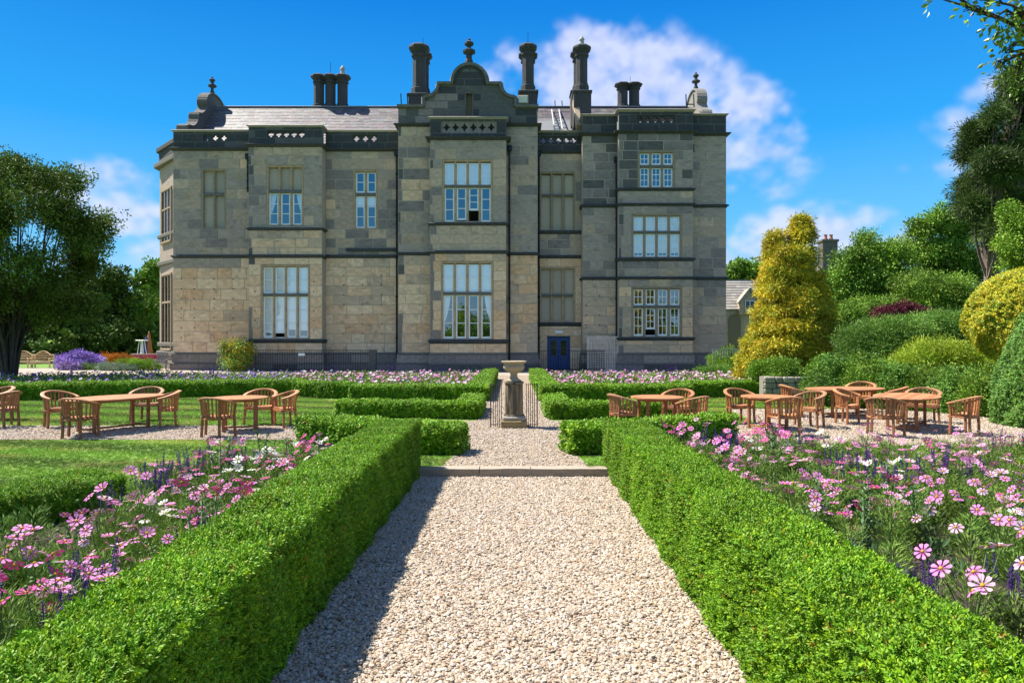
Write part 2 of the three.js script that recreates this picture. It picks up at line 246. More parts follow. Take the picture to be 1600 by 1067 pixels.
// one plane of masonry: backing with openings, and coursed blocks standing proud of the joints
// sooty patches read off the walls: picture bounds, share of the blocks, tone
const STAINS = [[275, 388, 403, 421, .5, 'grey'], [545, 600, 360, 397, .8, 'slate'], [308, 358, 359, 382, .7, 'slate'], [596, 622, 260, 398, .5, 'slate'], [624, 672, 200, 330, .4, 'slate'], [842, 912, 368, 398, .65, 'slate'], [910, 966, 402, 434, .5, 'slate'], [270, 388, 240, 300, .3, 'slate'], [392, 415, 270, 352, .4, 'slate'], [1070, 1083, 230, 300, .5, 'dark'], [500, 520, 240, 400, .3, 'slate'], [797, 840, 205, 300, .35, 'slate'], [640, 668, 404, 480, .2, 'ash']];
function stained(x, y, D) { for (const [a, b, c, d, p, t] of STAINS) if (x > fx(a, D) && x < fx(b, D) && y < fy(c, D) && y > fy(d, D) && rs() < p) return t; return null; }
function walling(x0, x1, y0, y1, D, t, { open = [], keys = [], tone, dark = 0, course = .62, edge, parent = house, blocksOn = 1, name = 'wall', quoin = 0 }) {
  const s = new THREE.Shape([new THREE.Vector2(x0, y0), new THREE.Vector2(x1, y0), new THREE.Vector2(x1, y1), new THREE.Vector2(x0, y1)]);
  let shape = s; if (edge) shape = new THREE.Shape(edge.map(([a, b]) => new THREE.Vector2(a, b)));
  for (const [a, b, c, d] of open) shape.holes.push(new THREE.Path([new THREE.Vector2(a, c), new THREE.Vector2(b, c), new THREE.Vector2(b, d), new THREE.Vector2(a, d)]));
  const w = mesh(name, new THREE.ExtrudeGeometry(shape, { depth: t, bevelEnabled: false }).translate(0, 0, -D - t), dark ? mMortarD : mMortar, parent);
  if (!blocksOn) return w;
  const lv = [...new Set([y0, y1, ...keys, ...open.flatMap((o) => [o[2], o[3]])].filter((v) => v >= y0 - 1e-6 && v <= y1 + 1e-6))].sort((a, b) => a - b), rows = [];
  for (let i = 0; i + 1 < lv.length; i++) { const h = lv[i + 1] - lv[i]; if (h < .12) continue; const n = Math.max(1, Math.round(h / (course * (.9 + rs() * .2)))); for (let k = 0; k < n; k++) rows.push([lv[i] + h * k / n, lv[i] + h * (k + 1) / n]); }
  rows.forEach(([a, b], ri) => {
    let spans = [[x0, x1]];
    if (edge) { const cut = (y) => { const xs = []; edge.forEach(([px, py], i) => { const [qx, qy] = edge[(i + 1) % edge.length]; if ((py > y) !== (qy > y)) xs.push(px + (qx - px) * (y - py) / (qy - py)); }); return xs.length ? [Math.min(...xs), Math.max(...xs)] : null; }; const A = cut(a + .01), B = cut(b - .01); if (!A || !B) return; spans = [[Math.max(A[0], B[0]) + .05, Math.min(A[1], B[1]) - .05]]; }
    for (const [oa, ob, oc, od] of open) if (od > a + .02 && oc < b - .02) spans = spans.flatMap(([p, q]) => ob <= p || oa >= q ? [[p, q]] : [[p, oa], [ob, q]].filter(([m, n]) => n - m > .06));
    for (const [p, q] of spans) {
      let x = p; const off = ri % 2 ? .45 : 0; let first = true;
      while (x < q - .02) {
        let L = .75 + rs() * 1.0; if (first && off) L = .4 + rs() * .35; const qn = first && quoin && Math.abs(x - x0) < .01 && rs() < quoin; if (qn) L = .14 + rs() * .26; first = false; if (q - (x + L) < .42) L = q - x;
        const tl = typeof tone === 'function' ? tone((a + b) / 2, x + L / 2) : tone;
        const jt = tl === 'low' ? .02 : .04; blocks.push({ w: L - jt, h: b - a - jt, x: x + L / 2, y: (a + b) / 2, z: -D, tone: qn ? (rs() < .75 ? 'slate' : 'dark') : (parent === house && !dark && stained(x + L / 2, (a + b) / 2, D)) || pickTone(tones[tl], x, a, keys.some((q_) => Math.abs(q_ - b) < .3) && rs() < .7 ? .32 : 0), parent: w, k: rs() });
        x += L;
      }
    }
  });
  return w;
}
function flushBlocks() { // the 300 largest are stones of their own; the rest stay joined
  const unit = (() => { const c = .02, L = [], z0 = -.01, z1 = .018; const o = [[-.5, -.5], [.5, -.5], [.5, .5], [-.5, .5]], i = [[-.5 + c * .5, -.5 + c], [.5 - c * .5, -.5 + c], [.5 - c * .5, .5 - c], [-.5 + c * .5, .5 - c]]; L.push(i.map(([x, y]) => [x, y, z1])); for (let k = 0; k < 4; k++) { const n = (k + 1) % 4; L.push([[...o[k], z0], [...o[n], z0], [...i[n], z1], [...i[k], z1]]); } const g = quads(L); return g; })();
  const uvs = [0, 1, 2, 3, 4, 5].map((k) => { const g = unit.clone(), p = g.attributes.position, uv = g.attributes.uv; for (let i = 0; i < p.count; i++) uv.setXY(i, p.getX(i) * .62 + k * .37, p.getY(i) * .31 + k * .23); return g; });
  blocks.sort((a, b) => b.w * b.h - a.w * a.h);
  const rest = [];
  blocks.forEach((b, i) => {
    const g = uvs[Math.floor(b.k * 6)], sc = V(b.w, b.h, 1);
    if (i < 300) { const m = mesh('stone_block', g, mStone[b.tone][i % 2], b.parent, b.x, b.y, b.z + (b.k - .5) * .006); m.scale.copy(sc); }
    else rest.push(tint(clean(g.clone()).applyMatrix4(M4(V(b.x, b.y, b.z + (b.k - .5) * .006), new THREE.Quaternion(), sc)), PAL[b.tone].map((v) => v * 1.15)));
  });
  const m = mesh('stone_blocks', mergeGeometries(rest), std([1, 1, 1], { vertexColors: true, map: texStone[0], bumpMap: texStoneB, bumpScale: .012 }), house); m.userData.kind = 'stuff';
  console.log('stone blocks', blocks.length);
}
// moulding: string course, cornice or coping
function mould(x0, x1, yTop, h, p, D, back, mat, name = 'string_course', levels) { return mesh(name, slab(x0, x1, -D, -back, levels || [[yTop - h, .01], [yTop - h * .72, p * .45], [yTop - h * .5, p * .95], [yTop - h * .3, p], [yTop, .03]]), mat, house); }

// a mullioned window. rows: [y0, y1, kind, nx, ny, opts]
function windowAt(x0, x1, y0, y1, D, cols, rows, { frame = .13, mull = .15, mat = mSurround, label, depth = .26, parent = house, fillMat } = {}) {
  const zf = -D + .015, zb = -D - .30, L = [];
  const W = mesh('window', [box(x0, x0 + frame, y0, y1, zb, zf, .03), box(x1 - frame, x1, y0, y1, zb, zf, .03), box(x0 + frame - .004, x1 - frame + .004, y1 - frame, y1 - .003, zb, zf - .003, .03), box(x0 + frame - .004, x1 - frame + .004, y0 + .003, y0 + frame * .6, zb, zf - .003, .02)], mat, parent);
  if (label) W.userData.label = label;
  const a = x0 + frame, b = x1 - frame, lw = (b - a - mull * (cols - 1)) / cols;
  for (let c = 1; c < cols; c++) { const m0 = a + c * lw + (c - 1) * mull; mesh('mullion', box(m0, m0 + mull, y0 + frame * .5, y1 - frame * .8, zb + .01, zf - .03, .045), mat, W); }
  rows.forEach((r, i) => { if (i + 1 < rows.length) { const t0 = rows[i + 1][1], t1 = r[0]; mesh('transom', box(a - .01, b + .01, t0, t1, zb + .015, zf - .02, .03), mTrim, W); } });
  for (const [ya, yb, kind, nx = 1, ny = 1, opt = {}] of rows) for (let c = 0; c < cols; c++) {
    const p = a + c * (lw + mull), q = p + lw, zs = -D - .13;
    if (kind === 'stone') { mesh('infill_panel', box(p - .02, q + .02, ya - .02, yb + .02, -D - .36, -D - .20), fillMat || mInfill[c % 2], W); continue; }
    const lift = opt.lift?.[c] || 0, sw = .085, sb = .1, g = [], Y0 = ya + lift, ph = (yb - Y0 - .05 - .12), gw = (lw - 2 * sw);
    g.push(box(p, p + sw, Y0, yb, zs - .05, zs), box(q - sw, q, Y0, yb, zs - .05, zs), box(p + sw, q - sw, yb - .05, yb - .002, zs - .05, zs - .002), box(p + sw, q - sw, Y0 + .002, Y0 + .12, zs - .05, zs - .002));
    for (let k = 1; k < nx; k++) { const m = p + sw + gw * k / nx; g.push(box(m - .02, m + .02, Y0 + .12, yb - .05, zs - .04, zs - .006)); }
    for (let k = 1; k < ny; k++) { const m = Y0 + .12 + ph * k / ny; g.push(box(p + sw, q - sw, m - .021, m + .021, zs - .042, zs - .004)); }
    if (lift) g.push(box(p, q, ya, ya + .06, zs - .1, zs - .055));
    mesh('sash', g, mWhite, W);
    const tilt = (rs() - .5) * .012;
    for (let i = 0; i < nx; i++) for (let j = 0; j < ny; j++) { const u0 = p + sw + gw * i / nx + (i ? .016 : 0), u1 = p + sw + gw * (i + 1) / nx - (i < nx - 1 ? .016 : 0), v0 = Y0 + .12 + ph * j / ny + (j ? .016 : 0), v1 = Y0 + .12 + ph * (j + 1) / ny - (j < ny - 1 ? .016 : 0); const pane = mesh('pane', new THREE.PlaneGeometry(u1 - u0 + .01, v1 - v0 + .01), mGlass, W, (u0 + u1) / 2, (v0 + v1) / 2, zs - .024); pane.rotation.set((rs() - .5) * .012 - .004, tilt + (rs() - .5) * .008, 0); }
    const bl = Array.isArray(opt.blind) ? opt.blind[c] : opt.blind;
    if (bl) mesh('blind', box(p + .01, q - .01, lerp(yb, ya, bl), yb, zs - .09, zs - .08), mBlind, W);
    const cu = opt.curtain?.[c];
    if (cu) { const s = new THREE.Shape(), e = cu > 0 ? p : q, k = cu > 0 ? 1 : -1; s.moveTo(e, yb); s.lineTo(e + k * lw * .7, yb); s.quadraticCurveTo(e + k * lw * .5, lerp(yb, ya, .4), e + k * lw * .12, lerp(yb, ya, .62)); s.lineTo(e, lerp(yb, ya, .62)); mesh('curtain', new THREE.ExtrudeGeometry(s, { depth: .03, bevelEnabled: false, curveSegments: 10 }).translate(0, 0, zs - .2), mBlind, W); }
  }
  const z = -D - .36, zz = z - 4.6, X0 = x0 - .3, X1 = x1 + .3, Y0 = y0 - .3, Y1 = y1 + .3;
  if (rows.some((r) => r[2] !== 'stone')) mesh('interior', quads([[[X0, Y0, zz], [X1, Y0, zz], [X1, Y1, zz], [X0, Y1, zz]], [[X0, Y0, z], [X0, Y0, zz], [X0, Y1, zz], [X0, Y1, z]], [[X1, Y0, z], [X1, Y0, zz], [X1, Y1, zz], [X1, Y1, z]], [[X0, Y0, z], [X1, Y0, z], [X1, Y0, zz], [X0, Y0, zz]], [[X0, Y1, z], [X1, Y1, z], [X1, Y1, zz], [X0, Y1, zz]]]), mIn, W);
  return W;
}
const win = (a, b, t, bt, D, cols, rows, o) => windowAt(fx(a, D), fx(b, D), fy(bt, D), fy(t, D), D, cols, rows.map(([ra, rb, ...k]) => [fy(rb, D), fy(ra, D), ...k]), o);
const hole = (a, b, t, bt, D) => [fx(a, D), fx(b, D), fy(bt, D), fy(t, D)];

const DA = 44, DB = 43.2, DD = 43, DE = 42.2, DG = 44.2, DH = 43.3, DI = 42.6;
const XA = fx(270, DA), XB0 = fx(388, DB), XB1 = fx(503, DB), XD = fx(622, DD), XE0 = fx(672, DE), XE1 = fx(791, DE), XF = fx(840, DD), XH = fx(910.5, DH), XI0 = fx(967, DI), XI1 = fx(1083, DI), XJ = fx(1135, DH);
const storey = (D, split, mid = 'midL') => (y) => y > fy(split, D) ? mid : 'low';
const PL = 1.12;                                   // plinth height
// main walls up to the cornice
walling(XA, XB0, PL, fy(232, DA), DA, .5, { open: [hole(314, 353, 264, 358, DA)], keys: [fy(402, DA)], tone: storey(DA, 402) });
walling(XB0, XB1, PL, fy(228, DB), DB, 1.3, { quoin: .7, open: [hole(416, 474, 258, 353, DB), hole(407, 484, 413, 530, DB)], keys: [fy(358, DB), fy(401, DB)], tone: (y) => y < fy(401, DB) ? 'low' : y < fy(358, DB) ? 'pale' : 'midR' });
walling(XB1, XD, PL, fy(232, DA), DA, .5, { open: [hole(552, 590, 265, 358, DA)], keys: [fy(402, DA)], tone: storey(DA, 402) });
walling(XD, XE0 + .3, PL, fy(196, DD), DD, 1.5, { quoin: .7, keys: [fy(398, DD)], tone: storey(DD, 398) });
walling(XE0, XE1, PL, fy(216, DE), DE, 1.2, { quoin: .7, open: [hole(691, 770, 249, 348, DE), hole(689, 771, 408, 531, DE)], keys: [fy(352, DE), fy(395, DE)], tone: (y) => y < fy(395, DE) ? 'low' : y < fy(352, DE) ? 'pale' : 'midR' });
walling(XE1 - .3, XF, PL, fy(196, DD), DD, 1.5, { quoin: .7, keys: [fy(398, DD)], tone: storey(DD, 398, 'midR') });
walling(XF, XH, .0, fy(235, DG), DG, .5, { open: [hole(843, 899, 268, 361, DG), hole(843, 899, 417, 504, DG), hole(855, 891, 525, 578.1, DG)], keys: [fy(402, DG)], tone: (y) => y > fy(268, DG) ? 'midR' : y > fy(402, DG) ? 'midL' : 'low' });
walling(XH, XI0 + .1, PL, fy(210, DH), DH, 1.2, { keys: [fy(323, DH), fy(435, DH)], tone: (y) => y > fy(323, DH) ? 'up' : y > fy(435, DH) ? 'midR' : 'pale' });
walling(XI0, XI1, PL, fy(205, DI), DI, 1.2, { quoin: .7, open: [hole(997, 1055, 235, 294, DI), hole(987, 1066, 334, 403, DI), hole(987, 1066, 448, 527, DI)], keys: [fy(298, DI), fy(321, DI), fy(405, DI), fy(435, DI)], tone: (y) => y > fy(298, DI) ? 'up' : y > fy(435, DI) ? 'midR' : 'pale' });
walling(XI1 - .1, XJ, PL, fy(210, DH), DH, 1.2, { keys: [fy(323, DH), fy(435, DH)], tone: (y) => y > fy(323, DH) ? 'up' : y > fy(435, DH) ? 'midR' : 'midL' });
// plinth: a battered base with two weathered ledges
for (const [a, b, D, bk] of [[XA, XB0 - .08, DA, 44.5], [XB0, XB1, DB, 44.4], [XB1 + .16, XD - .16, DA, 44.5], [XD, XE0 - .16, DD, 44.4], [XE0, XE1, DE, 44.3], [XE1 + .16, XF, DD, 44.4], [XH, XI0 - .16, DH, 44.6], [XI0, XI1, DI, 44.5], [XI1 + .16, XJ, DH, 44.6]])
{
  const P = mesh('plinth', slab(a, b, -D, -bk, [[0, .14], [.4, .14], [.48, .07], [1.0, .06], [PL + .03, .01]]), mMortarD, house), n = Math.max(1, Math.round((b - a) / 1.5)), w = (b - a) / n;
  for (let k = 0; k < n; k++) { const l = k ? .007 : -.16, r_ = k < n - 1 ? .007 : -.16, x0 = a + k * w + l, x1 = a + (k + 1) * w - r_; mesh('plinth_stone', box(x0, x1, 0, .40 + (k % 2) * .003, -D - .02, -D + .16, .02), mStone[rs() < .5 ? 'slate' : 'dark'][k % 2], P); mesh('plinth_stone', box(x0 - (k ? 0 : -.08), x1 + (k < n - 1 ? 0 : -.08), .50, 1.0, -D - .02, -D + .08, .02), mStone[rs() < .6 ? 'slate' : 'grey'][(k + 1) % 2], P); }
  mesh('plinth_ledge', [slab(a, b, -D, -bk, [[.40, .175], [.44, .175], [.52, .085]]), slab(a, b, -D, -bk, [[.99, .09], [1.04, .09], [PL + .05, .012]])], mTrim, P);
}
// string courses, cornices and copings (top, height, projection)
const T = (x0, x1, D, bk, list) => { for (const [y, h, p, dark = 1, nm] of list) mould(x0, x1, fy(y, D), h, p, D, bk, dark ? mTrimD : mCope, nm); };
T(XA, XB0, DA, 44.5, [[398, .24, .14], [230, .26, .26, 1, 'cornice'], [202.5, .16, .12, 0, 'coping']]);
T(XB0, XB1, DB, 44.5, [[355.5, .2, .16], [397.5, .24, .16], [224, .26, .26, 1, 'cornice'], [195, .16, .12, 0, 'coping'], [529.5, .28, .14]]);
T(XB1, XD, DA, 44.5, [[398, .24, .14], [231, .26, .26, 1, 'cornice'], [203, .16, .12, 0, 'coping']]);
T(XD, XE0, DD, 44.4, [[394, .22, .15], [192, .26, .26, 1, 'cornice']]);
T(XE0, XE1, DE, 44.3, [[347.5, .2, .16], [391, .24, .16], [213, .26, .28, 1, 'cornice'], [182, .18, .14, 0, 'coping'], [530, .3, .14]]);
T(XE1, XF, DD, 44.4, [[394, .22, .15], [192, .26, .26, 1, 'cornice']]);
T(XF, XH, DG, 44.7, [[360, .26, .16], [398.5, .24, .14], [235, .24, .2, 1, 'cornice'], [203.5, .16, .14, 0, 'coping'], [503.5, .28, .16]]);
T(XH, XI0, DH, 44.6, [[319, .24, .16], [432.5, .22, .14], [206.5, .26, .26, 1, 'cornice'], [178, .16, .14, 0, 'coping']]);
T(XI0, XI1, DI, 44.5, [[293.5, .2, .16], [317, .22, .16], [402.5, .24, .16], [432, .2, .14], [203, .26, .28, 1, 'cornice'], [170, .2, .16, 0, 'coping'], [526.5, .24, .14]]);
T(XI1, XJ, DH, 44.6, [[319, .24, .16], [432.5, .22, .14], [206.5, .26, .26, 1, 'cornice'], [177, .16, .14, 0, 'coping']]);
mesh('ledge', [box(fx(541, DA), fx(621, DA), fy(393, DA), fy(388, DA), -DA, -DA + .14, .02)], mTrimD, house);

// parapets with pierced quatrefoils
function parapet(x0, x1, D, top, bot, t, pierce) {
  const y1 = fy(top, D) - .1, y0 = fy(bot, D);
  const open = []; if (pierce) { const [p0, p1, q0, q1, xs, yc, sz] = pierce; open.push([fx(p0, D), fx(p1, D), fy(q1, D), fy(q0, D)]);
    const s = new THREE.Shape([[p0, q1], [p1, q1], [p1, q0], [p0, q0]].map(([a, b]) => new THREE.Vector2(fx(a, D), fy(b, D))));
    for (const px of xs) { const cx = fx(px, D), cy = fy(yc, D), R = sz, h = new THREE.Path(); const P = []; for (let k = 0; k < 40; k++) { const a = k / 40 * 2 * Math.PI, rr = R * (.62 + .38 * Math.abs(Math.cos(2 * a))); P.push(new THREE.Vector2(cx + Math.cos(a) * rr, cy + Math.sin(a) * rr)); } h.setFromPoints(P); s.holes.push(h); }
    mesh('pierced_panel', new THREE.ExtrudeGeometry(s, { depth: .16, bevelEnabled: false }).translate(0, 0, -D - .24), mStone.soot[0], house); }
  walling(x0, x1, y0, y1, D, t, { open, tone: 'par', dark: 1, course: .5, name: 'parapet' });
}
parapet(XA, XB0, DA, 202.5, 231, .35, [316, 353, 209, 221, [321.5, 334.5, 348], 215, .19]);
parapet(XB0, XB1, DB, 195, 225, .35, [416, 476, 203, 215, [422, 434, 446, 458, 470], 209, .19]);
parapet(XB1, XD, DA, 203, 232, .35, [550, 590, 210, 222, [556, 570, 583.5], 216, .19]);
parapet(XF, XH, DG, 203.5, 236, .35, [844, 901, 212, 226, [849, 861, 873, 885, 896], 219, .19]);
parapet(XH, XI0, DH, 178, 208, .35);
parapet(XI0, XI1, DI, 170, 204, .35, [995, 1056, 179, 193, [1001, 1013, 1025, 1037, 1050], 186, .19]);
parapet(XI1, XJ, DH, 177, 208, .35);
// balcony parapet of the central bay: a panel of raised diamonds
walling(XE0, XE1, fy(214, DE), fy(182, DE) - .1, DE, .35, { open: [hole(689, 776, 189, 208, DE)], tone: 'par', dark: 1, course: .5, name: 'parapet' });
{
  const s = new THREE.Shape([[689, 208], [776, 208], [776, 189], [689, 189]].map(([a, b]) => new THREE.Vector2(fx(a, DE), fy(b, DE))));
  for (let k = 0; k < 6; k++) { const cx = fx(697.5 + k * 14, DE), cy = fy(198.5, DE), h = new THREE.Path(), R = .25; h.setFromPoints([[R, 0], [.1, .1], [0, R], [-.1, .1], [-R, 0], [-.1, -.1], [0, -R], [.1, -.1]].map(([a, b]) => new THREE.Vector2(cx + a, cy + b * 1.15))); s.holes.push(h); }
  mesh('pierced_panel', new THREE.ExtrudeGeometry(s, { depth: .12, bevelEnabled: true, bevelSize: .02, bevelThickness: .02, bevelSegments: 1 }).translate(0, 0, -DE - .2), mStone.slate[1], house);
  mesh('panel_back', box(fx(689, DE), fx(776, DE), fy(208, DE), fy(189, DE), -DE - .34, -DE - .30), mStone.soot[1], house);
}
// central curved gable
{
  const D = DD, P = [[622, 193], [840, 193], [840, 165.5], [806, 165.5], [806, 153]];
  for (let k = 0; k <= 8; k++) { const a = k / 8 * Math.PI / 2; P.push([806 - 3 - 20 * Math.sin(a), 131 + 20 * Math.cos(a) * 1.0]); }
  P.push([782, 130], [762, 130]); for (let k = 0; k <= 18; k++) { const a = k / 18 * Math.PI; P.push([733.5 + 28 * Math.cos(a), 128 - 28 * Math.sin(a)]); }
  P.push([705, 130], [685, 130]); for (let k = 0; k <= 8; k++) { const a = k / 8 * Math.PI / 2; P.push([684 - 20 * (1 - Math.cos(a)), 131 + 20 * Math.sin(a)]); }
  P.push([661, 153], [661, 165.5], [622, 165.5]);
  const edge = P.map(([a, b]) => [fx(a, D), fy(b, D)]);
  walling(XD, XF, fy(193, D), fy(100, D), D, .5, { edge, open: [[fx(728, D), fx(738, D), fy(181, D), fy(146, D)]], tone: 'gable', dark: 1, course: .5, name: 'gable_wall' });
  mesh('slit_window', [box(fx(725.5, D), fx(728.4, D), fy(182, D), fy(143, D), -D - .2, -D + .06, .02), box(fx(737.6, D), fx(740.5, D), fy(182, D), fy(143, D), -D - .2, -D + .06, .02), box(fx(728, D), fx(738, D), fy(146.5, D), fy(143, D), -D - .2, -D + .058, .02)], mStone.dark[1], house);
  mesh('slit_pane', box(fx(728, D), fx(738, D), fy(181, D), fy(146, D), -D - .3, -D - .27), mIn, house);
  // moulded coping that follows the outline
  const o = edge.slice(2), parts = []; for (let i = 0; i + 1 < o.length; i++) { const [a, b] = o[i], [c, d] = o[i + 1], dx = c - a, dy = d - b, L = Math.hypot(dx, dy); if (L < .02) continue; const nx = dy / L, ny = -dx / L, e = .05; const q = (x, y, u, z) => [x + nx * u, y + ny * u, z], x0 = a - dx / L * e, y0 = b - dy / L * e, x1 = c + dx / L * e, y1 = d + dy / L * e, zf = -D + .2, zb = -D - .6, j = (i % 2) * .003; const A = (u, z) => q(x0, y0, u + j, z), B = (u, z) => q(x1, y1, u + j, z); parts.push(quads([[A(-.12, zf), B(-.12, zf), B(.04, zf + .02 + j), A(.04, zf + .02 + j)], [A(.04, zf + .02), B(.04, zf + .02), B(.13, -D - .1), A(.13, -D - .1)], [A(.13, -D - .1), B(.13, -D - .1), B(.04, zb), A(.04, zb)], [A(-.12, zf), A(-.12, zb), B(-.12, zb), B(-.12, zf)], [A(-.12, zf), A(.04, zf + .02), A(.13, -D - .1), A(-.12, zb)], [B(-.12, zf), B(.04, zf + .02), B(.13, -D - .1), B(-.12, zb)]])); }
  mesh('gable_coping', parts, std([.16, .155, .14], { map: texStone[1], bumpMap: texStoneB, bumpScale: .01 }), house);
  // pilaster mouldings inside the arch
  const arch = []; for (let k = 0; k < 14; k++) { const a = k / 14 * Math.PI, b = (k + 1) / 14 * Math.PI, R = fx(800 + 23, D), c = [fx(733.5, D), fy(128, D)]; arch.push(bar([c[0] + Math.cos(a) * R, c[1] + Math.sin(a) * R, -D + .04], [c[0] + Math.cos(b) * R, c[1] + Math.sin(b) * R, -D + .04], .1, .1)); }
  mesh('arch_moulding', arch, mTrimD, house);
}
// windows
win(314, 353, 264, 358, DA, 2, [[267.5, 301, 'stone'], [306, 355, 'stone']], { mat: mSurroundG, label: 'blind two-light window filled with stone' });
win(416, 474, 258, 353, DB, 3, [[262.5, 296, 'stone'], [301.5, 351.5, 'sash', 1, 3, { curtain: [1, 0, -1] }]], { label: 'three-light window, upper lights filled with stone' });
win(407, 484, 413, 530, DB, 4, [[417, 458.5, 'sash', 1, 2, { blind: 1 }], [463, 528, 'sash', 1, 3, { blind: [.88, .84, .8, .82], lift: [0, .3, 0, 0] }]], { label: 'tall four-light window with white blinds' });
win(552, 590, 265, 358, DA, 2, [[269, 301, 'sash', 1, 2], [306, 356.5, 'sash', 1, 3, { blind: .3 }]], { label: 'narrow two-light sash window' });
win(691, 770, 249, 348, DE, 4, [[254, 288.5, 'sash', 1, 1, { blind: 1 }], [293, 346.5, 'sash', 1, 3, { lift: [0, .12, .72, 0] }]], { label: 'four-light window with one sash pushed up' });
win(689, 771, 408, 531, DE, 4, [[412.5, 456, 'sash', 1, 2, { blind: 1 }], [461, 529, 'sash', 1, 3, { curtain: [1, 0, 0, -1] }]], { label: 'tall four-light window with tied curtains' });
win(843, 899, 268, 361, DG, 3, [[273, 303, 'stone'], [307, 359, 'stone']], { mat: mSurroundG, label: 'blind three-light window of the upper storey' });
win(843, 899, 417, 504, DG, 3, [[421, 459.5, 'stone'], [463.5, 502, 'stone']], { mat: mSurround, label: 'blind three-light window above the blue door' });
win(997, 1055, 235, 294, DI, 3, [[239, 257.5, 'sash', 2, 2], [262, 292.5, 'sash', 2, 3]], { mat: mSurroundG, label: 'small three-light window under the parapet' });
win(987, 1066, 334, 403, DI, 4, [[338, 360.5, 'sash', 2, 2, { blind: 1 }], [365, 401.5, 'sash', 2, 3, { blind: .82 }]], { mat: mSurroundG, label: 'four-light window with white blinds drawn' });
win(987, 1066, 448, 527, DI, 4, [[452, 477, 'sash', 2, 2], [481.5, 525, 'sash', 2, 3, { lift: [0, .42, 0, 0] }]], { mat: mSurroundG, label: 'four-light window of the ground storey with lit lamps' });
// blue double door, its fanlight lamp
{
  const D = DG, mB = std([.018, .055, .19], { roughness: .45 }), x0 = fx(855, D), x1 = fx(891, D), y1 = fy(525, D), xm = (x0 + x1) / 2;
  const d = mesh('door', [box(x0, x0 + .09, 0, y1, -D - .28, -D - .1, .01), box(x1 - .09, x1, 0, y1, -D - .28, -D - .1, .01), box(x0 + .09, x1 - .09, y1 - .09, y1 - .002, -D - .28, -D - .102, .01)], mB, house); d.userData.label = 'blue double door with two glazed panels';
  for (const [a, b, k] of [[x0 + .09, xm - .006, 1], [xm + .006, x1 - .09, -1]]) {
    const w = b - a, l = mesh('door_leaf', [box(a, a + .15, .02, y1 - .1, -D - .24, -D - .19, .006), box(b - .15, b, .02, y1 - .1, -D - .24, -D - .19, .006), box(a + .15, b - .15, y1 - .3, y1 - .102, -D - .24, -D - .192, .006), box(a + .15, b - .15, .02, .95, -D - .24, -D - .194, .006)], mB, d);
    mesh('door_pane', box(a + .15, b - .15, .95, y1 - .3, -D - .222, -D - .214), std([.01, .012, .014], { roughness: .06 }), d);
    mesh('door_handle', tube([V(k > 0 ? b - .05 : a + .05, 1.0, -D - .19), V(k > 0 ? b - .05 : a + .05, 1.01, -D - .14), V(k > 0 ? b - .13 : a + .13, 1.01, -D - .13)], .012, .012, 6, 6), std([.5, .45, .35], { metalness: .9, roughness: .35 }), d);
  }
  mesh('door_lamp', box(fx(867, D), fx(879, D), fy(521, D), fy(516.5, D), -D, -D + .12, .02), std([.82, .82, .8], { roughness: .4 }), house);
}
// roofs: slates laid in courses
{
  const rr = rngOf(9), sl = [], cols = [[.27, .245, .25], [.24, .215, .225], [.31, .28, .28], [.27, .22, .23], [.19, .18, .19], [.35, .32, .31]];
  const slope = (x0, x1, zE, yE, zR, yR) => { const L = Math.hypot(zR - zE, yR - yE), n = Math.round(L / .22), uz = (zR - zE) / L, uy = (yR - yE) / L; for (let i = 0; i < n; i++) { const a = i * L / n, b = a + L / n + .03; let x = x0 - rr() * .3; while (x < x1) { const w = .32 + rr() * .2, p0 = Math.max(x, x0), p1 = Math.min(x + w, x1) - .006, l = .02 + rr() * .012; if (p1 > p0 + .02) { const P = (X, s, k) => [X, yE + uy * s + uz * -k * -1 * 0 + k * Math.abs(uz), zE + uz * s + k * uy]; const c = cols[Math.floor(rr() * 6)].map((v) => v * (.85 + rr() * .3)); sl.push(tint(quads([[P(p0, a, l), P(p1, a, l), P(p1, b, .004), P(p0, b, .004)], [P(p0, a, 0), P(p1, a, 0), P(p1, a, l), P(p0, a, l)]]), c)); } x += w; } } };
  const yR = fy(167.5, 49), yE = 14.0;
  slope(XA + .3, XD + .2, -44.75, yE + .35, -49, yR); slope(XF - .2, XJ - .5, -44.9, yE + .35, -49, yR);
  const m = mesh('roof_slates', sl, std([.56, .545, .56], { vertexColors: true, roughness: .6, map: texStone[1] }), house); m.userData.kind = 'stuff';
  const under = (x0, x1) => quads([[[x0, yE, -44.4], [x1, yE, -44.4], [x1, yR - .03, -49], [x0, yR - .03, -49]], [[x0, yR - .03, -49], [x1, yR - .03, -49], [x1, yE, -53.8], [x0, yE, -53.8]]]);
  mesh('roof', [under(XA + .2, XD + .1), under(XF - .1, XJ - .3)], mLead, house);
  mesh('roof_ridge', [box(XA + .9, XD + .2, yR - .02, yR + .07, -49.1, -48.88, .02), box(XF - .2, XJ - 1, yR - .02, yR + .07, -49.1, -48.88, .02)], mLead, house);
  // central cross roof behind the gable
  mesh('roof', quads([[[XD + .2, 15.4, -43.5], [fx(733.5, DD), 18.2, -43.5], [fx(733.5, DD), 18.2, -50], [XD + .2, 15.4, -50]], [[XF - .2, 15.4, -43.5], [fx(733.5, DD), 18.2, -43.5], [fx(733.5, DD), 18.2, -50], [XF - .2, 15.4, -50]]]), mLead, house);
}
// hidden side and rear walls close the house
mesh('wall', [box(XA, XA + .5, 0, 14.6, -54, -DA - .5), box(XJ - .5, XJ, 0, 15.2, -54, -DH - 1.2), box(XA + .5, XJ - .5, 0, 14.6, -54, -53.5)], mStone.drab[0], house);
mesh('attic_floor', box(XA + .5, XJ - .5, 13.6, 13.8, -53.5, -DG - .5), mIn, house);

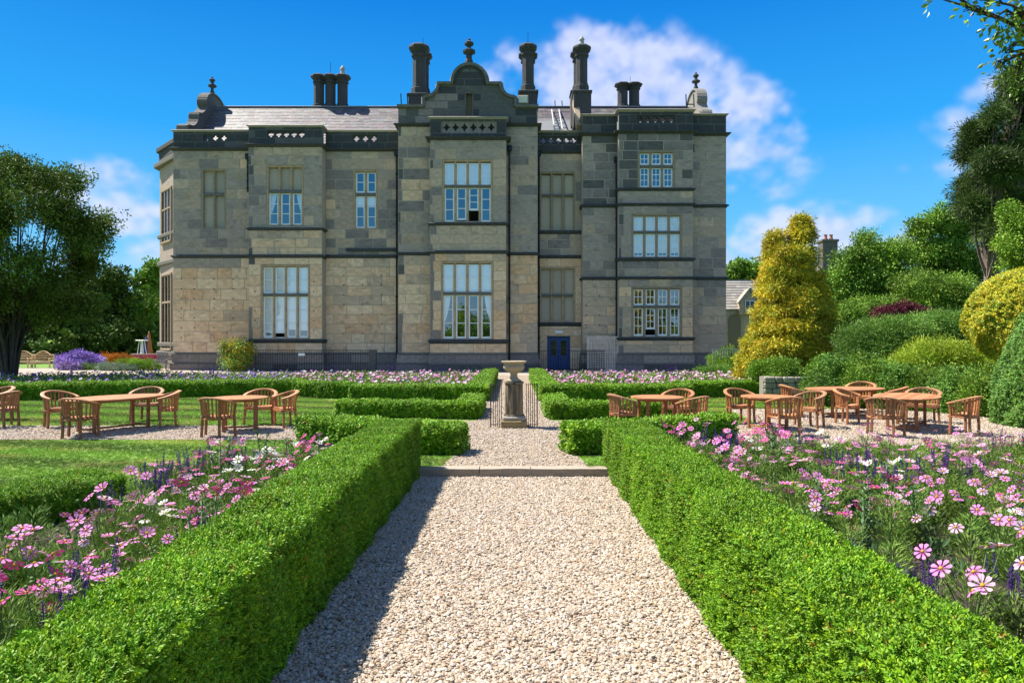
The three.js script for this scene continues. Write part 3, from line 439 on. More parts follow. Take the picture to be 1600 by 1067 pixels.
// end gables seen edge-on, with scrolled outlines
function endGable(x, zApex, w, yEave, yTop, mat, matC, nm) {
  const P = [[-w, 13.2], [w, 13.2]], h = yTop - yEave, side = []; // right half from the eave up
  const pts = [[1.0, 0], [1.0, .16], [.92, .2]]; for (let k = 0; k <= 6; k++) { const a = k / 6 * Math.PI / 2; pts.push([.92 - .30 * Math.sin(a), .2 + .26 * (1 - Math.cos(a))]); }
  pts.push([.6, .5]); for (let k = 1; k <= 6; k++) { const a = k / 6 * Math.PI / 2; pts.push([.6 - .28 * Math.sin(a) + .05 * Math.sin(2 * a), .5 + .2 * (1 - Math.cos(a))]); }
  pts.push([.36, .74]); for (let k = 1; k <= 8; k++) { const a = k / 8 * Math.PI / 2; pts.push([.36 * Math.cos(a), .74 + .26 * Math.sin(a)]); }
  for (const [a, b] of pts) P.push([a * w, yEave + b * h]);
  for (const [a, b] of [...pts].reverse().slice(1)) P.push([-a * w, yEave + b * h]);
  const s = new THREE.Shape(P.map(([a, b]) => new THREE.Vector2(a, b)));
  const g = mesh('end_gable', new THREE.ExtrudeGeometry(s, { depth: .45, bevelEnabled: true, bevelSize: .04, bevelThickness: .04, bevelSegments: 1 }).rotateY(Math.PI / 2).translate(x, 0, zApex), mat, house);
  const cp = []; for (let i = 2; i + 1 < P.length; i++) { const [a, b] = P[i], [c, d] = P[i + 1]; cp.push(bar([x + .22, b + .02, zApex - a], [x + .22, d + .02, zApex - c], .72, .12, .02)); }
  mesh('gable_coping', cp, matC, g);
  mesh('finial', oct([[.16, 0], [.16, .3], [.1, .36], [.1, .55], [.3, .66], [.3, .74], [.12, .84], [.1, .98], [.2, 1.06], [.2, 1.16], [.08, 1.24], [.06, 1.34], [0, 1.4]]), mTrimD, g, x + .22, yTop + .02, zApex);
}
endGable(XA + .1, -49, 4.5, 15.2, fy(150, 49), mStone.dark[0], mStone.dark[1]);
const mPale = std([.25, .235, .205], { map: texStone[0], bumpMap: texStoneB, bumpScale: .012 }); endGable(XJ - .6, -49, 4.5, 15.2, fy(143, 49), mPale, mPale);

// chimneys: octagonal shafts with moulded caps
function shaft(px, D, yb, yt, r, pot, mat = mStone.soot[0], plinthY) {
  const x = fx(px, D), b = fy(yb, D), t = fy(yt, D), h = t - b;
  const c = mesh('chimney', [oct([[r * 1.25, 0], [r * 1.25, h * .14], [r * 1.12, h * .16], [r * 1.12, h * .19], [r, h * .2], [r, h * .8]])], mat, house, x, b, -D);
  mesh('chimney_cap', [oct([[r * 1.0, h * .76], [r * 1.22, h * .78], [r * 1.22, h * .81], [r * 1.05, h * .83], [r * 1.05, h * .85], [r * 1.3, h * .88], [r * 1.62, h * .93], [r * 1.62, h * .965], [r * 1.35, h], [r * .6, h]])], mStone.soot[1], c);
  if (plinthY) { const ph = fy(yb, D) - fy(plinthY, D); mesh('chimney_base', [box(-r * 1.45, r * 1.45, -ph, -.12, -r * 1.45, r * 1.45, .03), box(-r * 1.6, r * 1.6, -.14, .02, -r * 1.6, r * 1.6, .03)], mat, c); }
  if (pot) mesh('chimney_pot', lathe([[.2, h], [.22, h + .1], [.17, h + .15], [.15, h + .42], [.2, h + .46], [.06, h + .7], [0, h + .76]], 12), std([.36, .34, .31]), c);
  return c;
}
const lowY = 172;
for (const [p, q] of [[498, 0], [516, 0], [535, 1]]) shaft(p, 49.4, 173, 118, .37, q);
shaft(655, 44.9, 151, 72, .44, 0, mStone.soot[0], 185); shaft(661, 46.2, 151, 84, .40, 0, mStone.soot[1], 185);
shaft(825, 44.4, 146, 71, .38, 0, mStone.soot[0], 185); shaft(825, 45.6, 146, 84, .42, 0, mStone.soot[1], 185);
shaft(909, 45.6, 146, 73, .40, 1, mStone.soot[0], 200); shaft(905, 46.8, 146, 82, .40, 0, mStone.soot[1], 200);
shaft(973, 49.4, 172, 131, .38, 0); shaft(991, 49.4, 172, 131, .38, 0);
for (const [p, t, D] of [[516, 97, 49.4], [661, 60, 44.9], [825, 50, 44.4], [985, 120, 49.4]]) mesh('lightning_rod', box(fx(p, D) - .012, fx(p, D) + .012, fy(t + 24, D), fy(t, D), -D - .012, -D + .012), mIron, house);
mesh('finial', oct([[.3, 0], [.26, .3], [.2, .42], [.2, .62], [.14, .68], [.4, .82], [.42, .94], [.3, 1.02], [.14, 1.1], [.14, 1.24], [.3, 1.34], [.3, 1.46], [.12, 1.58], [.1, 1.7], [0, 1.78]]), mTrimD, house, fx(732.5, DD), fy(101, DD), -DD - .2);
mesh('lightning_rod', box(fx(732.5, DD) - .01, fx(732.5, DD) + .01, fy(80, DD), fy(66, DD), -DD - .21, -DD - .19), mIron, house);
{ // floodlight box on the gable shoulder
  const D = 42.95, x0 = fx(809.5, D), x1 = fx(825.5, D); const f = mesh('floodlight', box(x0, x1, fy(161.5, D), fy(148.5, D), -D - .3, -D, .03), std([.40, .36, .28]), house); mesh('floodlight_glass', box(x0 + .06, x1 - .06, fy(160, D), fy(150, D), -D, -D + .03), std([.62, .58, .46], { roughness: .3 }), f);
}
// roof ladders with hooked tops
function ladder(px, top, bot, D0, D1, w, rungs) { const L = [], a = fx(px, D0), y1 = fy(top, D1), y0 = fy(bot, D0), at = (t, dx) => [a + dx, lerp(y0, y1, t), -lerp(D0, D1, t)]; for (const s of [-w, w]) L.push(bar(at(0, s), at(1, s), .07, .06)); for (let k = 0; k < rungs; k++) L.push(bar(at((k + .5) / (rungs + .6), -w), at((k + .5) / (rungs + .6), w), .05, .05)); return mesh('roof_ladder', L, std([.5, .5, .5], { roughness: .6 }), house); }
ladder(873, 171, 204, 45, 48.5, .26, 7);
for (const [p, y0, y1, D] of [[868, 157, 170, 49], [879, 157, 170, 49], [1073, 147, 168, 44], [1085, 147, 168, 44], [627, 146, 165, 43.8], [637, 146, 165, 43.8]]) mesh('roof_hook', bar([fx(p, D), fy(y1, D), -D], [fx(p - 1, D), fy(y0, D), -D], .06, .05), mIron, house);
mesh('roof_hook', bar([fx(1073, 44), fy(163, 44), -44], [fx(1085, 44), fy(163, 44), -44], .06, .05), mIron, house);
// chimney buttress stone by the right ladder
mesh('kneeler', bar([fx(905, 44.6), fy(200, 44.6), -44.5], [fx(899, 45.6), fy(160, 45.6), -45.6], .4, .5, .05), mStone.drab[0], house);
// downpipes with hopper heads and collars
function pipe(px, D, y0, y1, dz = .1) { const x = fx(px, D), a = fy(y1, D), b = fy(y0, D), L = [new THREE.CylinderGeometry(.055, .055, b - a, 8).translate(0, (a + b) / 2, 0)]; for (let k = 0; k < 5; k++) L.push(new THREE.CylinderGeometry(.085, .085, .1, 8).translate(0, lerp(a, b, (k + .5) / 5), 0)); L.push(cbox(.3, .36, .22, .03).translate(0, b, 0)); mesh('downpipe', L, mIron, house, x, 0, -D + dz); }
pipe(796, DD, 232, 566); pipe(963, DH, 250, 560); pipe(842, DG, 240, 560); pipe(620, DA, 240, 560); pipe(387.5, DA, 245, 300);
// canted bay on the west side: its oblique front face is what shows beyond the corner
{
  const bay = mesh('side_bay', (() => { const s = new THREE.Shape([[-21.9, 45.0], [-24.95, 48.3], [-24.95, 52], [-21.9, 53.5]].map(([a, b]) => new THREE.Vector2(a, b))); return new THREE.ExtrudeGeometry(s, { depth: 15.2, bevelEnabled: false }).rotateX(-Math.PI / 2); })(), mStone.grey[0], house);
  const ring = (y0, y1, p, mat) => { const s = new THREE.Shape([[-21.8, 45.0 - p * 1.1], [-24.95 - p, 48.3 - p * .4], [-24.95 - p, 52], [-21.9, 53.5]].map(([a, b]) => new THREE.Vector2(a, b))); mesh('string_course', new THREE.ExtrudeGeometry(s, { depth: y1 - y0, bevelEnabled: true, bevelSize: .05, bevelThickness: .05, bevelSegments: 1 }).rotateX(-Math.PI / 2).translate(0, y0, 0), mat, bay); };
  const y = (p) => fy(p, 44);
  ring(y(404), y(399), .12, mTrim); ring(y(237), y(231), .3, mTrim); ring(15.2, 15.45, .16, mStone.soot[0]); ring(y(357), y(353), .1, mTrim); ring(.9, 1.15, .16, mTrim); ring(0, .5, .3, mTrim); ring(1.55, 1.75, .1, mTrim);
  mesh('parapet', (() => { const s = new THREE.Shape([[-21.9, 44.96], [-25, 48.28], [-25, 52], [-21.9, 53.5]].map(([a, b]) => new THREE.Vector2(a, b))); return new THREE.ExtrudeGeometry(s, { depth: 1.0, bevelEnabled: false }).rotateX(-Math.PI / 2).translate(0, 14.2, 0); })(), mStone.soot[0], bay);
  const A = V(-21.9, 0, -45), B = V(-24.95, 0, -48.3), dir = B.clone().sub(A), L = dir.length(), ang = Math.atan2(-dir.z, dir.x);
  for (const [y0, y1] of [[y(366), y(282)], [y(545), y(424)]]) { const w = mesh('window', [-1, 1].flatMap((s) => [box(s * 1.05 - .09, s * 1.05 + .09, y0, y1, -.1, .1, .03)]).concat([box(-1.14, 1.14, y1, y1 + .18, -.1, .1, .03), box(-1.14, 1.14, y0 - .15, y0, -.1, .14, .03), box(-.96, .96, lerp(y0, y1, .62), lerp(y0, y1, .62) + .14, -.08, .08, .02), box(-.42, -.28, y0, y1, -.08, .07, .03), box(.28, .42, y0, y1, -.08, .07, .03)]), mSurroundG, bay); w.position.copy(A.clone().lerp(B, .62)); w.rotation.y = Math.atan2(-.735, .678); const pn = mesh('pane', box(-.98, .98, y0 + .02, y1 - .02, .015, .02), std([.012, .013, .016], { roughness: .04 }), w); }
}
flushBlocks();
{ // iron fixings let into the joints of the ground storey
  const L = []; for (const [xs, D, y0, y1] of [[[283, 303, 334, 364], DA, 436, 532], [[537, 566, 596], DA, 430, 530], [[398, 490], DB, 440, 520], [[916, 937], DH, 462, 520], [[978, 1078], DI, 460, 516]]) for (const x of xs) for (let y = y0; y < y1; y += 15.2) if (hash2(x, Math.round(y), 3) > .22) L.push(box(fx(x, D) - .035, fx(x, D) + .035, fy(y, D) - .035, fy(y, D) + .035, -D, -D + .03));
  mesh('wall_fixings', L, mIron, house).userData.kind = 'stuff';
}

// ---------------------------------------------------------------- clipped hedges
const mBox = leafMat([.178, .34, .012], { specularIntensity: .35 }), mCore = std([.17, .27, .03], { roughness: 1 });
const sprigNear = [1, 2, 3].map((s) => sprig(s, { n: 19, len: .06, L: .0165, w: .0046, open: 1.15 }));
const sprigFar = [4, 5].map((s) => sprig(s, { n: 10, len: .09, L: .042, w: .0135, far: 1 }));
const boxCols = [[1, 1, 1], [1.25, 1.12, .8], [.72, .86, .9], [.9, .95, 1], [1.5, 1.25, .7], [.6, .75, .8]];
function hedge(label, pts, width, height, { y0 = 0, near = 0, dens = 1, grp, cap0 = 1, cap1 = 1, trim = 1 } = {}) {
  const g = group('box_hedge', pts[0][0], y0, -pts[0][1]); tag(g, label, 'hedge', grp);
  const ox = pts[0][0], od = pts[0][1], r = rngOf(Math.round(Math.abs(ox * 917 + od * 131)) + 7), core = [], list = near ? [[], [], []] : [[], []], ins = near ? .05 : .07;
  const push = (p, n) => { const bul = .03 * Math.sin(p.x * 5.1 + p.z * 3.7) * Math.sin(p.z * 4.3 - p.y * 6) + .02 * (fbm(p.x * 3 + 50, p.z * 3 + p.y * 3 + 50, 2) - .5) - (near ? .02 : .03) * r(); const q = p.clone().addScaledVector(n, bul), dir = n.clone().multiplyScalar(.75).add(V((r() - .5) * 1.3, .55 + (r() - .5) * 1.0, (r() - .5) * 1.3)); const k = Math.floor(r() * list.length), w = r(); const pt = .75 + .5 * fbm(p.x * 1.7 + 20 + ox, p.z * 1.7 + p.y * 2.1 + 40, 3), c = w > .988 ? [1.5, .62, 1.2] : boxCols[w < .55 ? 0 : 1 + Math.floor(r() * 5)].map((v) => v * pt); list[k].push({ m: M4(q, qTo(dir).multiply(QY(r() * 6.28)), (near ? .85 : .9) + r() * .45), c: varied(r, c, .2, .1) }); };
  const den = (near ? 2050 : 520) * dens;
  for (let i = 0; i + 1 < pts.length; i++) {
    const a = V(pts[i][0] - ox, 0, -(pts[i][1] - od)), b = V(pts[i + 1][0] - ox, 0, -(pts[i + 1][1] - od)), d = b.clone().sub(a), L = d.length(); d.normalize(); const s = V(-d.z, 0, d.x), hw = width / 2;
    const c0 = i > 0 ? 0 : -ins, c1 = i + 2 < pts.length ? hw - ins - .04 : -ins; core.push(cbox(L + c0 + c1, height - ins - i * .004, width - 2 * ins, .05).applyMatrix4(M4(a.clone().add(b).multiplyScalar(.5).addScaledVector(d, (c1 - c0) / 2).add(V(0, (height - ins - i * .004) / 2, 0)), QY(Math.atan2(-d.z, d.x)), 1)));
    const ext = (i > 0 ? hw * .4 : 0), e1 = i + 2 < pts.length ? hw * .96 : 0, LL = L + ext + e1, per = 2 * height + width, n = Math.round(den * LL * per);
    for (let k = 0; k < n; k++) { const t = -ext + r() * LL, u = r() * per, o = a.clone().addScaledVector(d, t), rr = .05; let p, nn; if (u < height) { p = o.clone().addScaledVector(s, -hw); p.y = u; nn = s.clone().negate(); } else if (u < height + width) { const v = u - height - hw, ed = Math.max(0, Math.abs(v) - hw + rr) / rr; p = o.clone().addScaledVector(s, v); p.y = height - ed * ed * rr * .5; nn = UP.clone().addScaledVector(s, Math.sign(v) * ed * .7); } else { p = o.clone().addScaledVector(s, hw); p.y = per - u; nn = s.clone(); } push(p, nn); }
    for (const [on, P, sg] of [[i === 0 && cap0, a, -1], [cap1, b.clone().addScaledVector(d, e1), 1]]) if (on) for (let k = 0; k < den * width * height; k++) push(P.clone().addScaledVector(s, (r() - .5) * width).add(V(0, r() * height, 0)), d.clone().multiplyScalar(sg));
  }
  mesh('hedge_core', core, mCore, g);
  list.forEach((l, k) => inst('foliage', (near ? sprigNear : sprigFar)[k], mBox, l, g));
  return g;
}
hedge('tall clipped box hedge along the left edge of the near path', [[-1.66, 2.0], [-1.66, 10.1]], .56, .78, { y0: LOW, near: 1 });
hedge('tall clipped box hedge along the right edge of the near path', [[1.66, 2.0], [1.68, 10.2]], .58, .76, { y0: LOW, near: 1 });
hedge('low box hedge turning left from the end of the left path hedge', [[-.82, 11.35], [-1.9, 11.5], [-3.75, 12.6]], .62, .45);
hedge('low box hedge turning right from the end of the right path hedge', [[.92, 11.35], [1.95, 11.6], [3.95, 12.8]], .62, .45);
hedge('low box hedge left of the pedestal, bent back along the walk', [[-4.3, 17.0], [-1.06, 16.5], [-1.06, 18.9]], .55, .36);
hedge('low box hedge right of the pedestal, bent back along the walk', [[4.5, 17.0], [1.14, 16.5], [1.14, 18.9]], .55, .36);
hedge('L-shaped box hedge left of the walk reaching back to the drive', [[-5.0, 21.3], [-1.05, 21.3], [-1.05, 33.5]], .6, .46);
hedge('L-shaped box hedge right of the walk reaching back to the drive', [[5.6, 21.5], [1.2, 21.3], [1.2, 33.5]], .62, .46);
hedge('short stepped box hedge joining the long hedge to the walk hedge', [[-7.2, 23.0], [-5.9, 22.4], [-5.15, 22.2]], .55, .48);
hedge('long dark box hedge behind the tables on the left lawn', [[-19, 20.8], [-16, 21.4], [-12, 22.5], [-7.2, 23.6]], .6, .5);
hedge('long box hedge behind the tables on the right lawn', [[5.4, 22.6], [8.0, 23.2], [9.4, 23.0]], .6, .48);
hedge('low box hedge at the lawn corner beside the left flower bed', [[-4.6, 7.75], [-5.25, 6.6], [-6.45, 5.7]], .7, .35, { near: 1, dens: .8 });

// ---------------------------------------------------------------- urn on its pedestal, iron guard rails
{
  const d = 14.75, x = fx(803, d), g = group('stone_urn', x, .985, -d); tag(g, 'wide-rimmed weathered stone urn on the column pedestal', 'urn');
  const ms = std([.40, .325, .21], { map: texStone[0], bumpMap: texStoneB, bumpScale: .01 });
  mesh('urn_foot', lathe([[0, 0], [.16, 0], [.16, .03], [.11, .06], [.08, .1], [.075, .16], [.1, .2], [.12, .215]], 28), ms, g);
  mesh('urn_bowl', lathe([[.05, .2], [.14, .215], [.21, .26], [.235, .31], [.215, .36], [.21, .38], [.255, .41], [.275, .425], [.275, .44], [.235, .445], [.19, .40], [.0, .38]], 32), ms, g);
  const p = group('column_pedestal', x, 0, -d); tag(p, 'stained round stone column pedestal carrying the urn', 'pedestal');
  mesh('plinth_block', (() => { const b = cbox(.56, .16, .56, .015); return b.translate(0, .08, 0); })(), std([.30, .22, .10], { map: texStone[1], bumpMap: texStoneB, bumpScale: .01 }), p);
  mesh('base_stone', cbox(.5, .1, .5, .04).translate(0, .205, 0), std([.36, .32, .25], { map: texStone[0] }), p);
  const tc = tex(512, (u, v) => { const st = sstep(.45, .62, fbm(u * 10, v * 2, 5, 10, 41) * .7 + .3 * fbm(u * 30, v * 6, 3, 30, 4)), w = fbm(u * 6, v * 8, 4, 6, 21), k = .8 + (fbm(u * 40, v * 40, 2, 40, 2) - .5) * .3; return [k * lerp(.46 + w * .42, .30, st), k * lerp(.42 + w * .34, .275, st), k * lerp(.34 + w * .2, .235, st)]; });
  mesh('column_shaft', lathe([[.0, .25], [.225, .25], [.225, .275], [.2, .30], [.193, .925], [.198, .94], [.212, .95], [.212, .985], [0, .985]], 36), std([.8, .8, .8], { map: tc, bumpMap: texStoneB, bumpScale: .008 }), p);
  for (const s of [-1, 1]) { const L = []; for (const o of [.24, .285, .33, .37, .415, .47]) L.push([o + .03, .06 * Math.sin(o * 70)]); const rg = group('guard_rail', x, 0, -d); tag(rg, s < 0 ? 'upright iron guard bars left of the column pedestal' : 'upright iron guard bars right of the column pedestal', 'railing'); const mR = std([.05, .035, .035], { roughness: .6, metalness: .4 }); for (const [o, z] of L) mesh('rail_bar', new THREE.CylinderGeometry(o > .48 ? .014 : .008, o > .48 ? .014 : .008, .94, 6).translate(s * o, .47, z), mR, rg); mesh('cross_bar', [bar([s * .25, .06, .04], [s * .51, .06, .04], .014, .014), bar([s * .25, .925, .04], [s * .51, .925, .04], .012, .012)], mR, rg); }
}

// ---------------------------------------------------------------- teak furniture
const mTeak = [[.46, .18, .062], [.39, .145, .05], [.54, .25, .105], [.36, .135, .05]].map((c) => std(c, { map: texWood, roughness: .55, bumpMap: texWood, bumpScale: .001 }));
const K = .915;
function armchair() { // curved-back chair, opening towards +z
  const g = new THREE.Group(); g.name = 'garden_armchair';
  const R = .335, arc = 1.92, at = (a, rr = R) => [Math.sin(a) * rr, -Math.cos(a) * rr * .92], top = (a) => .66 + .19 * Math.pow(Math.cos(a * .5), 3.0);
  const rail = []; const n = 22; for (let i = 0; i < n; i++) { const S = (k) => { const a = -arc + 2 * arc * k / n, w = .036 + .008 * Math.cos(a), rr = R + .035 + .02 * Math.cos(a), y = top(a), [x0, z0] = at(a, rr - w), [x1, z1] = at(a, rr + w); return [[x0, y - .034, z0], [x1, y - .03, z1], [x1, y - .004, z1], [(x0 + x1) / 2, y + .006, (z0 + z1) / 2], [x0, y, z0]]; }; const A = S(i), B = S(i + 1); for (let k = 0; k < 5; k++) rail.push([A[k], B[k], B[(k + 1) % 5], A[(k + 1) % 5]]); if (i === 0) rail.push([A[0], A[1], A[2], A[3]], [A[0], A[3], A[4]]); if (i === n - 1) rail.push([B[0], B[1], B[2], B[3]], [B[0], B[3], B[4]]); }
  mesh('top_rail', quads(rail), mTeak[2], g);
  for (let k = 0; k < 15; k++) { const a = -1.62 + 3.24 * k / 14, [x, z] = at(a, R - .005), [X, Z] = at(a, R + .03 + .02 * Math.cos(a)); const b = cbox(.036, 1, .016, .003), L = V(X - x, top(a) - .03 - .42, Z - z), q = qTo(L).multiply(QY(-a)); mesh('back_slat', b.scale(1, L.length(), 1).applyMatrix4(M4(V((x + X) / 2, (.42 + top(a) - .03) / 2, (z + Z) / 2), q, 1)), mTeak[k % 3 === 1 ? 1 : 0], g); }
  const ap = []; for (let k = 0; k < 16; k++) { const a = -arc + 2 * arc * k / 16, b = -arc + 2 * arc * (k + 1) / 16, [x0, z0] = at(a, R - .005), [x1, z1] = at(b, R - .005); ap.push(bar([x0, .40, z0], [x1, .40, z1], .07, .026, .003)); } const [e0, f0] = at(-arc, R - .01), [e1, f1] = at(arc, R - .01); ap.push(bar([e0, .395, f0 - .005], [e1, .395, f1 - .005], .06, .026, .003));
  mesh('seat_frame', ap, mTeak[1], g);
  for (let k = 0; k < 9; k++) { const x = -.28 + .07 * k, h = Math.sqrt(Math.max(.01, .315 * .315 - x * x)) * .92, zf = .11 - .05 * Math.cos(x * 5); mesh('seat_slat', cbox(.058, .02, h + zf, .004).translate(x, .437 + .012 * Math.abs(x) / .3, (zf - h) / 2), mTeak[k % 2 ? 2 : 0], g); }
  for (const [a, full] of [[-1.75, 1], [1.75, 1], [-.62, 0], [.62, 0]]) { const [x, z] = at(a, R + .005), [X, Z] = at(a, R + .03); mesh('leg', [bar([X, 0, Z], [x, .45, z], .05, .045, .005), ...(full ? [bar([x, .45, z], [X, top(a) - .025, Z], .046, .04, .005)] : [bar([x, .45, z], [X, top(a) - .03, Z], .05, .03, .005)])], mTeak[3], g); }
  g.scale.setScalar(K); return g;
}
function gardenTable(a, b) { // oval or round top of boards, trestle legs
  const g = new THREE.Group(); g.name = a > b ? 'oval_table' : 'round_table'; const n = a > b ? 11 : 9;
  for (let k = 0; k < n; k++) { const z0 = -b + 2 * b * k / n + .004, z1 = -b + 2 * b * (k + 1) / n - .004, P = []; const W = (z) => a * Math.sqrt(Math.max(0, 1 - (z / b) ** 2)); const m = 6; for (let i = 0; i <= m; i++) { const z = lerp(z0, z1, i / m); P.push(new THREE.Vector2(W(z), z)); } for (let i = m; i >= 0; i--) { const z = lerp(z0, z1, i / m); P.push(new THREE.Vector2(-W(z), z)); } mesh('table_board', new THREE.ExtrudeGeometry(new THREE.Shape(P), { depth: .028, bevelEnabled: false }).rotateX(Math.PI / 2).translate(0, .75, 0), mTeak[[2, 0, 2, 2, 0][k % 5]], g); }
  mesh('table_apron', [box(-a * .62, a * .62, .66, .72, -b * .5 - .012, -b * .5 + .012, .003), box(-a * .62, a * .62, .66, .72, b * .5 - .012, b * .5 + .012, .003), box(-a * .62 - .012, -a * .62 + .012, .655, .718, -b * .5, b * .5, .003), box(a * .62 - .012, a * .62 + .012, .655, .718, -b * .5, b * .5, .003)], mTeak[1], g);
  for (const i of [-1, 1]) for (const j of [-1, 1]) mesh('table_leg', box(i * a * .55 - .032, i * a * .55 + .032, 0, .72, j * b * .42 - .032, j * b * .42 + .032, .006), mTeak[3], g);
  mesh('foot_rail', [box(-a * .55, a * .55, .06, .1, -.02, .02, .004), box(-a * .55 - .02, -a * .55 + .02, .058, .098, -b * .42, b * .42, .004), box(a * .55 - .02, a * .55 + .02, .058, .098, -b * .42, b * .42, .004)], mTeak[1], g);
  g.scale.setScalar(K); return g;
}
{
  const chair = armchair(), put = (o, x, d, turn, label, cat, grp) => { o.name = numbered(o.name.replace(/_\d+$/, '')); o.position.set(x, .008, -d); o.rotation.y = turn; tag(o, label, cat, grp); scene.add(o); return o; };
  const oval = gardenTable(1.15, .68), round = gardenTable(.60, .599);
  const tables = [[oval, -8.28, 14.2, 1.1, 'oval teak table among the chairs on the left gravel strip'], [round, -5.64, 14.15, .3, 'round teak table nearest the left path hedge'], [oval, 8.25, 16.9, .25, 'oval teak table farthest back on the right gravel court'], [oval, 8.42, 14.55, .9, 'oval teak table in front on the right gravel court'], [round, 5.42, 14.45, .5, 'round teak table at the lawn edge of the right gravel court'], [round, 3.04, 14.3, .2, 'round teak table beside the hedge right of the pedestal']];
  const seen = new Set(); for (const [p, x, d, t, l] of tables) { const o = seen.has(p) ? p.clone() : p; seen.add(p); put(o, x, d, t, l, 'table', 'teak garden tables'); }
  const face = (x, d, tx, td) => Math.atan2(tx - x, -(td - d));          // turn so that the open side looks at the table
  const CH = [
    [-9.75, 14.75, -8.3, 14.2, 'teak armchair at the left end of the left oval table'], [-8.3, 13.15, -8.1, 14.4, 'teak armchair with its back to us at the left oval table'], [-7.55, 14.75, -8.6, 14.2, 'teak armchair between the left oval table and the left round table'], [-8.5, 15.85, -8.3, 14.2, 'teak armchair behind the left oval table, mostly hidden by its top'],
    [-11.05, 14.75, -12.4, 14.9, 'teak armchair cut by the left picture edge'], [-12.1, 16.0, -12.6, 14.9, 'teak armchair rail just showing behind the chair at the left picture edge'],
    [-5.72, 13.3, -5.5, 14.3, 'teak armchair with its back to us at the left round table'], [-4.98, 14.75, -5.9, 14.1, 'teak armchair on the hedge side of the left round table'], [-5.6, 15.15, -5.6, 14.1, 'teak armchair behind the left round table facing us'],
    [2.32, 14.0, 3.2, 14.3, 'teak armchair on the pedestal side of the table by the right hedge'], [3.55, 13.55, 2.9, 14.4, 'teak armchair right of the table by the right hedge, half behind the hedge'], [3.68, 15.2, 3.04, 14.3, 'teak armchair behind the table by the right hedge'],
    [5.15, 15.35, 5.5, 14.3, 'teak armchair behind the right round table at the lawn edge'], [5.4, 13.5, 5.45, 14.6, 'teak armchair with its back to us at the right round table'], [6.4, 14.75, 5.4, 14.4, 'teak armchair between the right round table and the court'],
    [7.0, 16.9, 8.3, 16.9, 'teak armchair at the left end of the farthest right table'], [9.2, 18.0, 8.3, 16.9, 'teak armchair behind the farthest right table'], [9.1, 16.35, 8.2, 17.0, 'teak armchair at the near right side of the farthest right table'],
    [7.62, 15.35, 8.4, 14.5, 'teak armchair behind left of the front right oval table'], [7.33, 13.4, 8.3, 14.6, 'teak armchair with its back to us at the front right oval table'], [9.4, 15.6, 8.5, 14.5, 'teak armchair behind right of the front right oval table'], [8.95, 13.6, 8.3, 14.6, 'teak armchair at the right end of the front right oval table'],
  ];
  const aged = [[1, 1, 1], [.84, .92, 1.05], [1.12, 1.1, 1.05], [.92, .86, .82]].map((k) => mTeak.map((m) => { const c = m.clone(); c.color.setRGB(m.color.r * k[0], m.color.g * k[1], m.color.b * k[2]); return c; }));
  const weather = (o, s) => o.traverse((m) => { const k = mTeak.indexOf(m.material); if (k >= 0) m.material = aged[s][k]; });
  CH.forEach(([x, d, tx, td, l], i) => { const o = put(chair.clone(), x, d, face(x, d, tx, td), l, 'chair', 'teak garden armchairs'); weather(o, (i * 7 + (i >> 2)) % 4); });
}

// ---------------------------------------------------------------- flower beds
const mSoil = std([.06, .042, .032], { map: texBark, bumpMap: texRough, bumpScale: .05, roughness: 1 });
const bedL = [[-1.9, 2.6], [-1.9, 10.3], [-2.9, 10.2], [-4.2, 8.9], [-4.35, 7.6], [-5.0, 6.0], [-6.4, 5.0], [-5.2, 2.6]], bedR = [[1.9, 2.6], [1.92, 10.4], [3.2, 10.8], [9.6, 10.6], [9.6, 6.6], [5.6, 2.6]];
const farL = [[-16, 22.0], [-12, 23.0], [-7.3, 24.1], [-5.2, 22.6], [-1.45, 21.8], [-1.45, 33.2], [-18, 32.6], [-24, 29]], farR = [[1.6, 21.8], [5.4, 23], [9.4, 23.6], [12.5, 27], [9.5, 33], [1.6, 33.2]];
const soil = (P, l, y = .012) => tag(mesh('soil_bed', (() => { const g = sheet(P, y); const uv = g.attributes.uv; for (let i = 0; i < uv.count; i++) uv.setXY(i, uv.getX(i) * .6, uv.getY(i) * .6); return g; })(), mSoil), l, 'flower bed', null, 'structure');
soil(bedL, 'dark soil of the flower bed left of the near path'); soil(bedR, 'dark soil of the flower bed right of the near path'); soil(farL, 'dark soil of the long flower bed left of the walk'); soil(farR, 'dark soil of the flower bed right of the walk');
{
  const r = rngOf(31), clod = flat(new THREE.IcosahedronGeometry(1, 0).scale(1, .6, .9)); const l = []; for (const P of [bedL, bedR]) for (const [x, d] of scatter(P, P === bedL ? 3600 : 7000, r)) { const s = .008 + r() * r() * .03; l.push({ m: M4(V(x, .012, -d), QE(r(), r() * 6, r()), s), c: varied(r, [.06, .044, .034], .4, .06) }); }
  inst('soil_clods', clod, std([1, 1, 1], { roughness: 1 }), l, null, 'dark crumbly soil clods in the two near flower beds', 'soil');
}
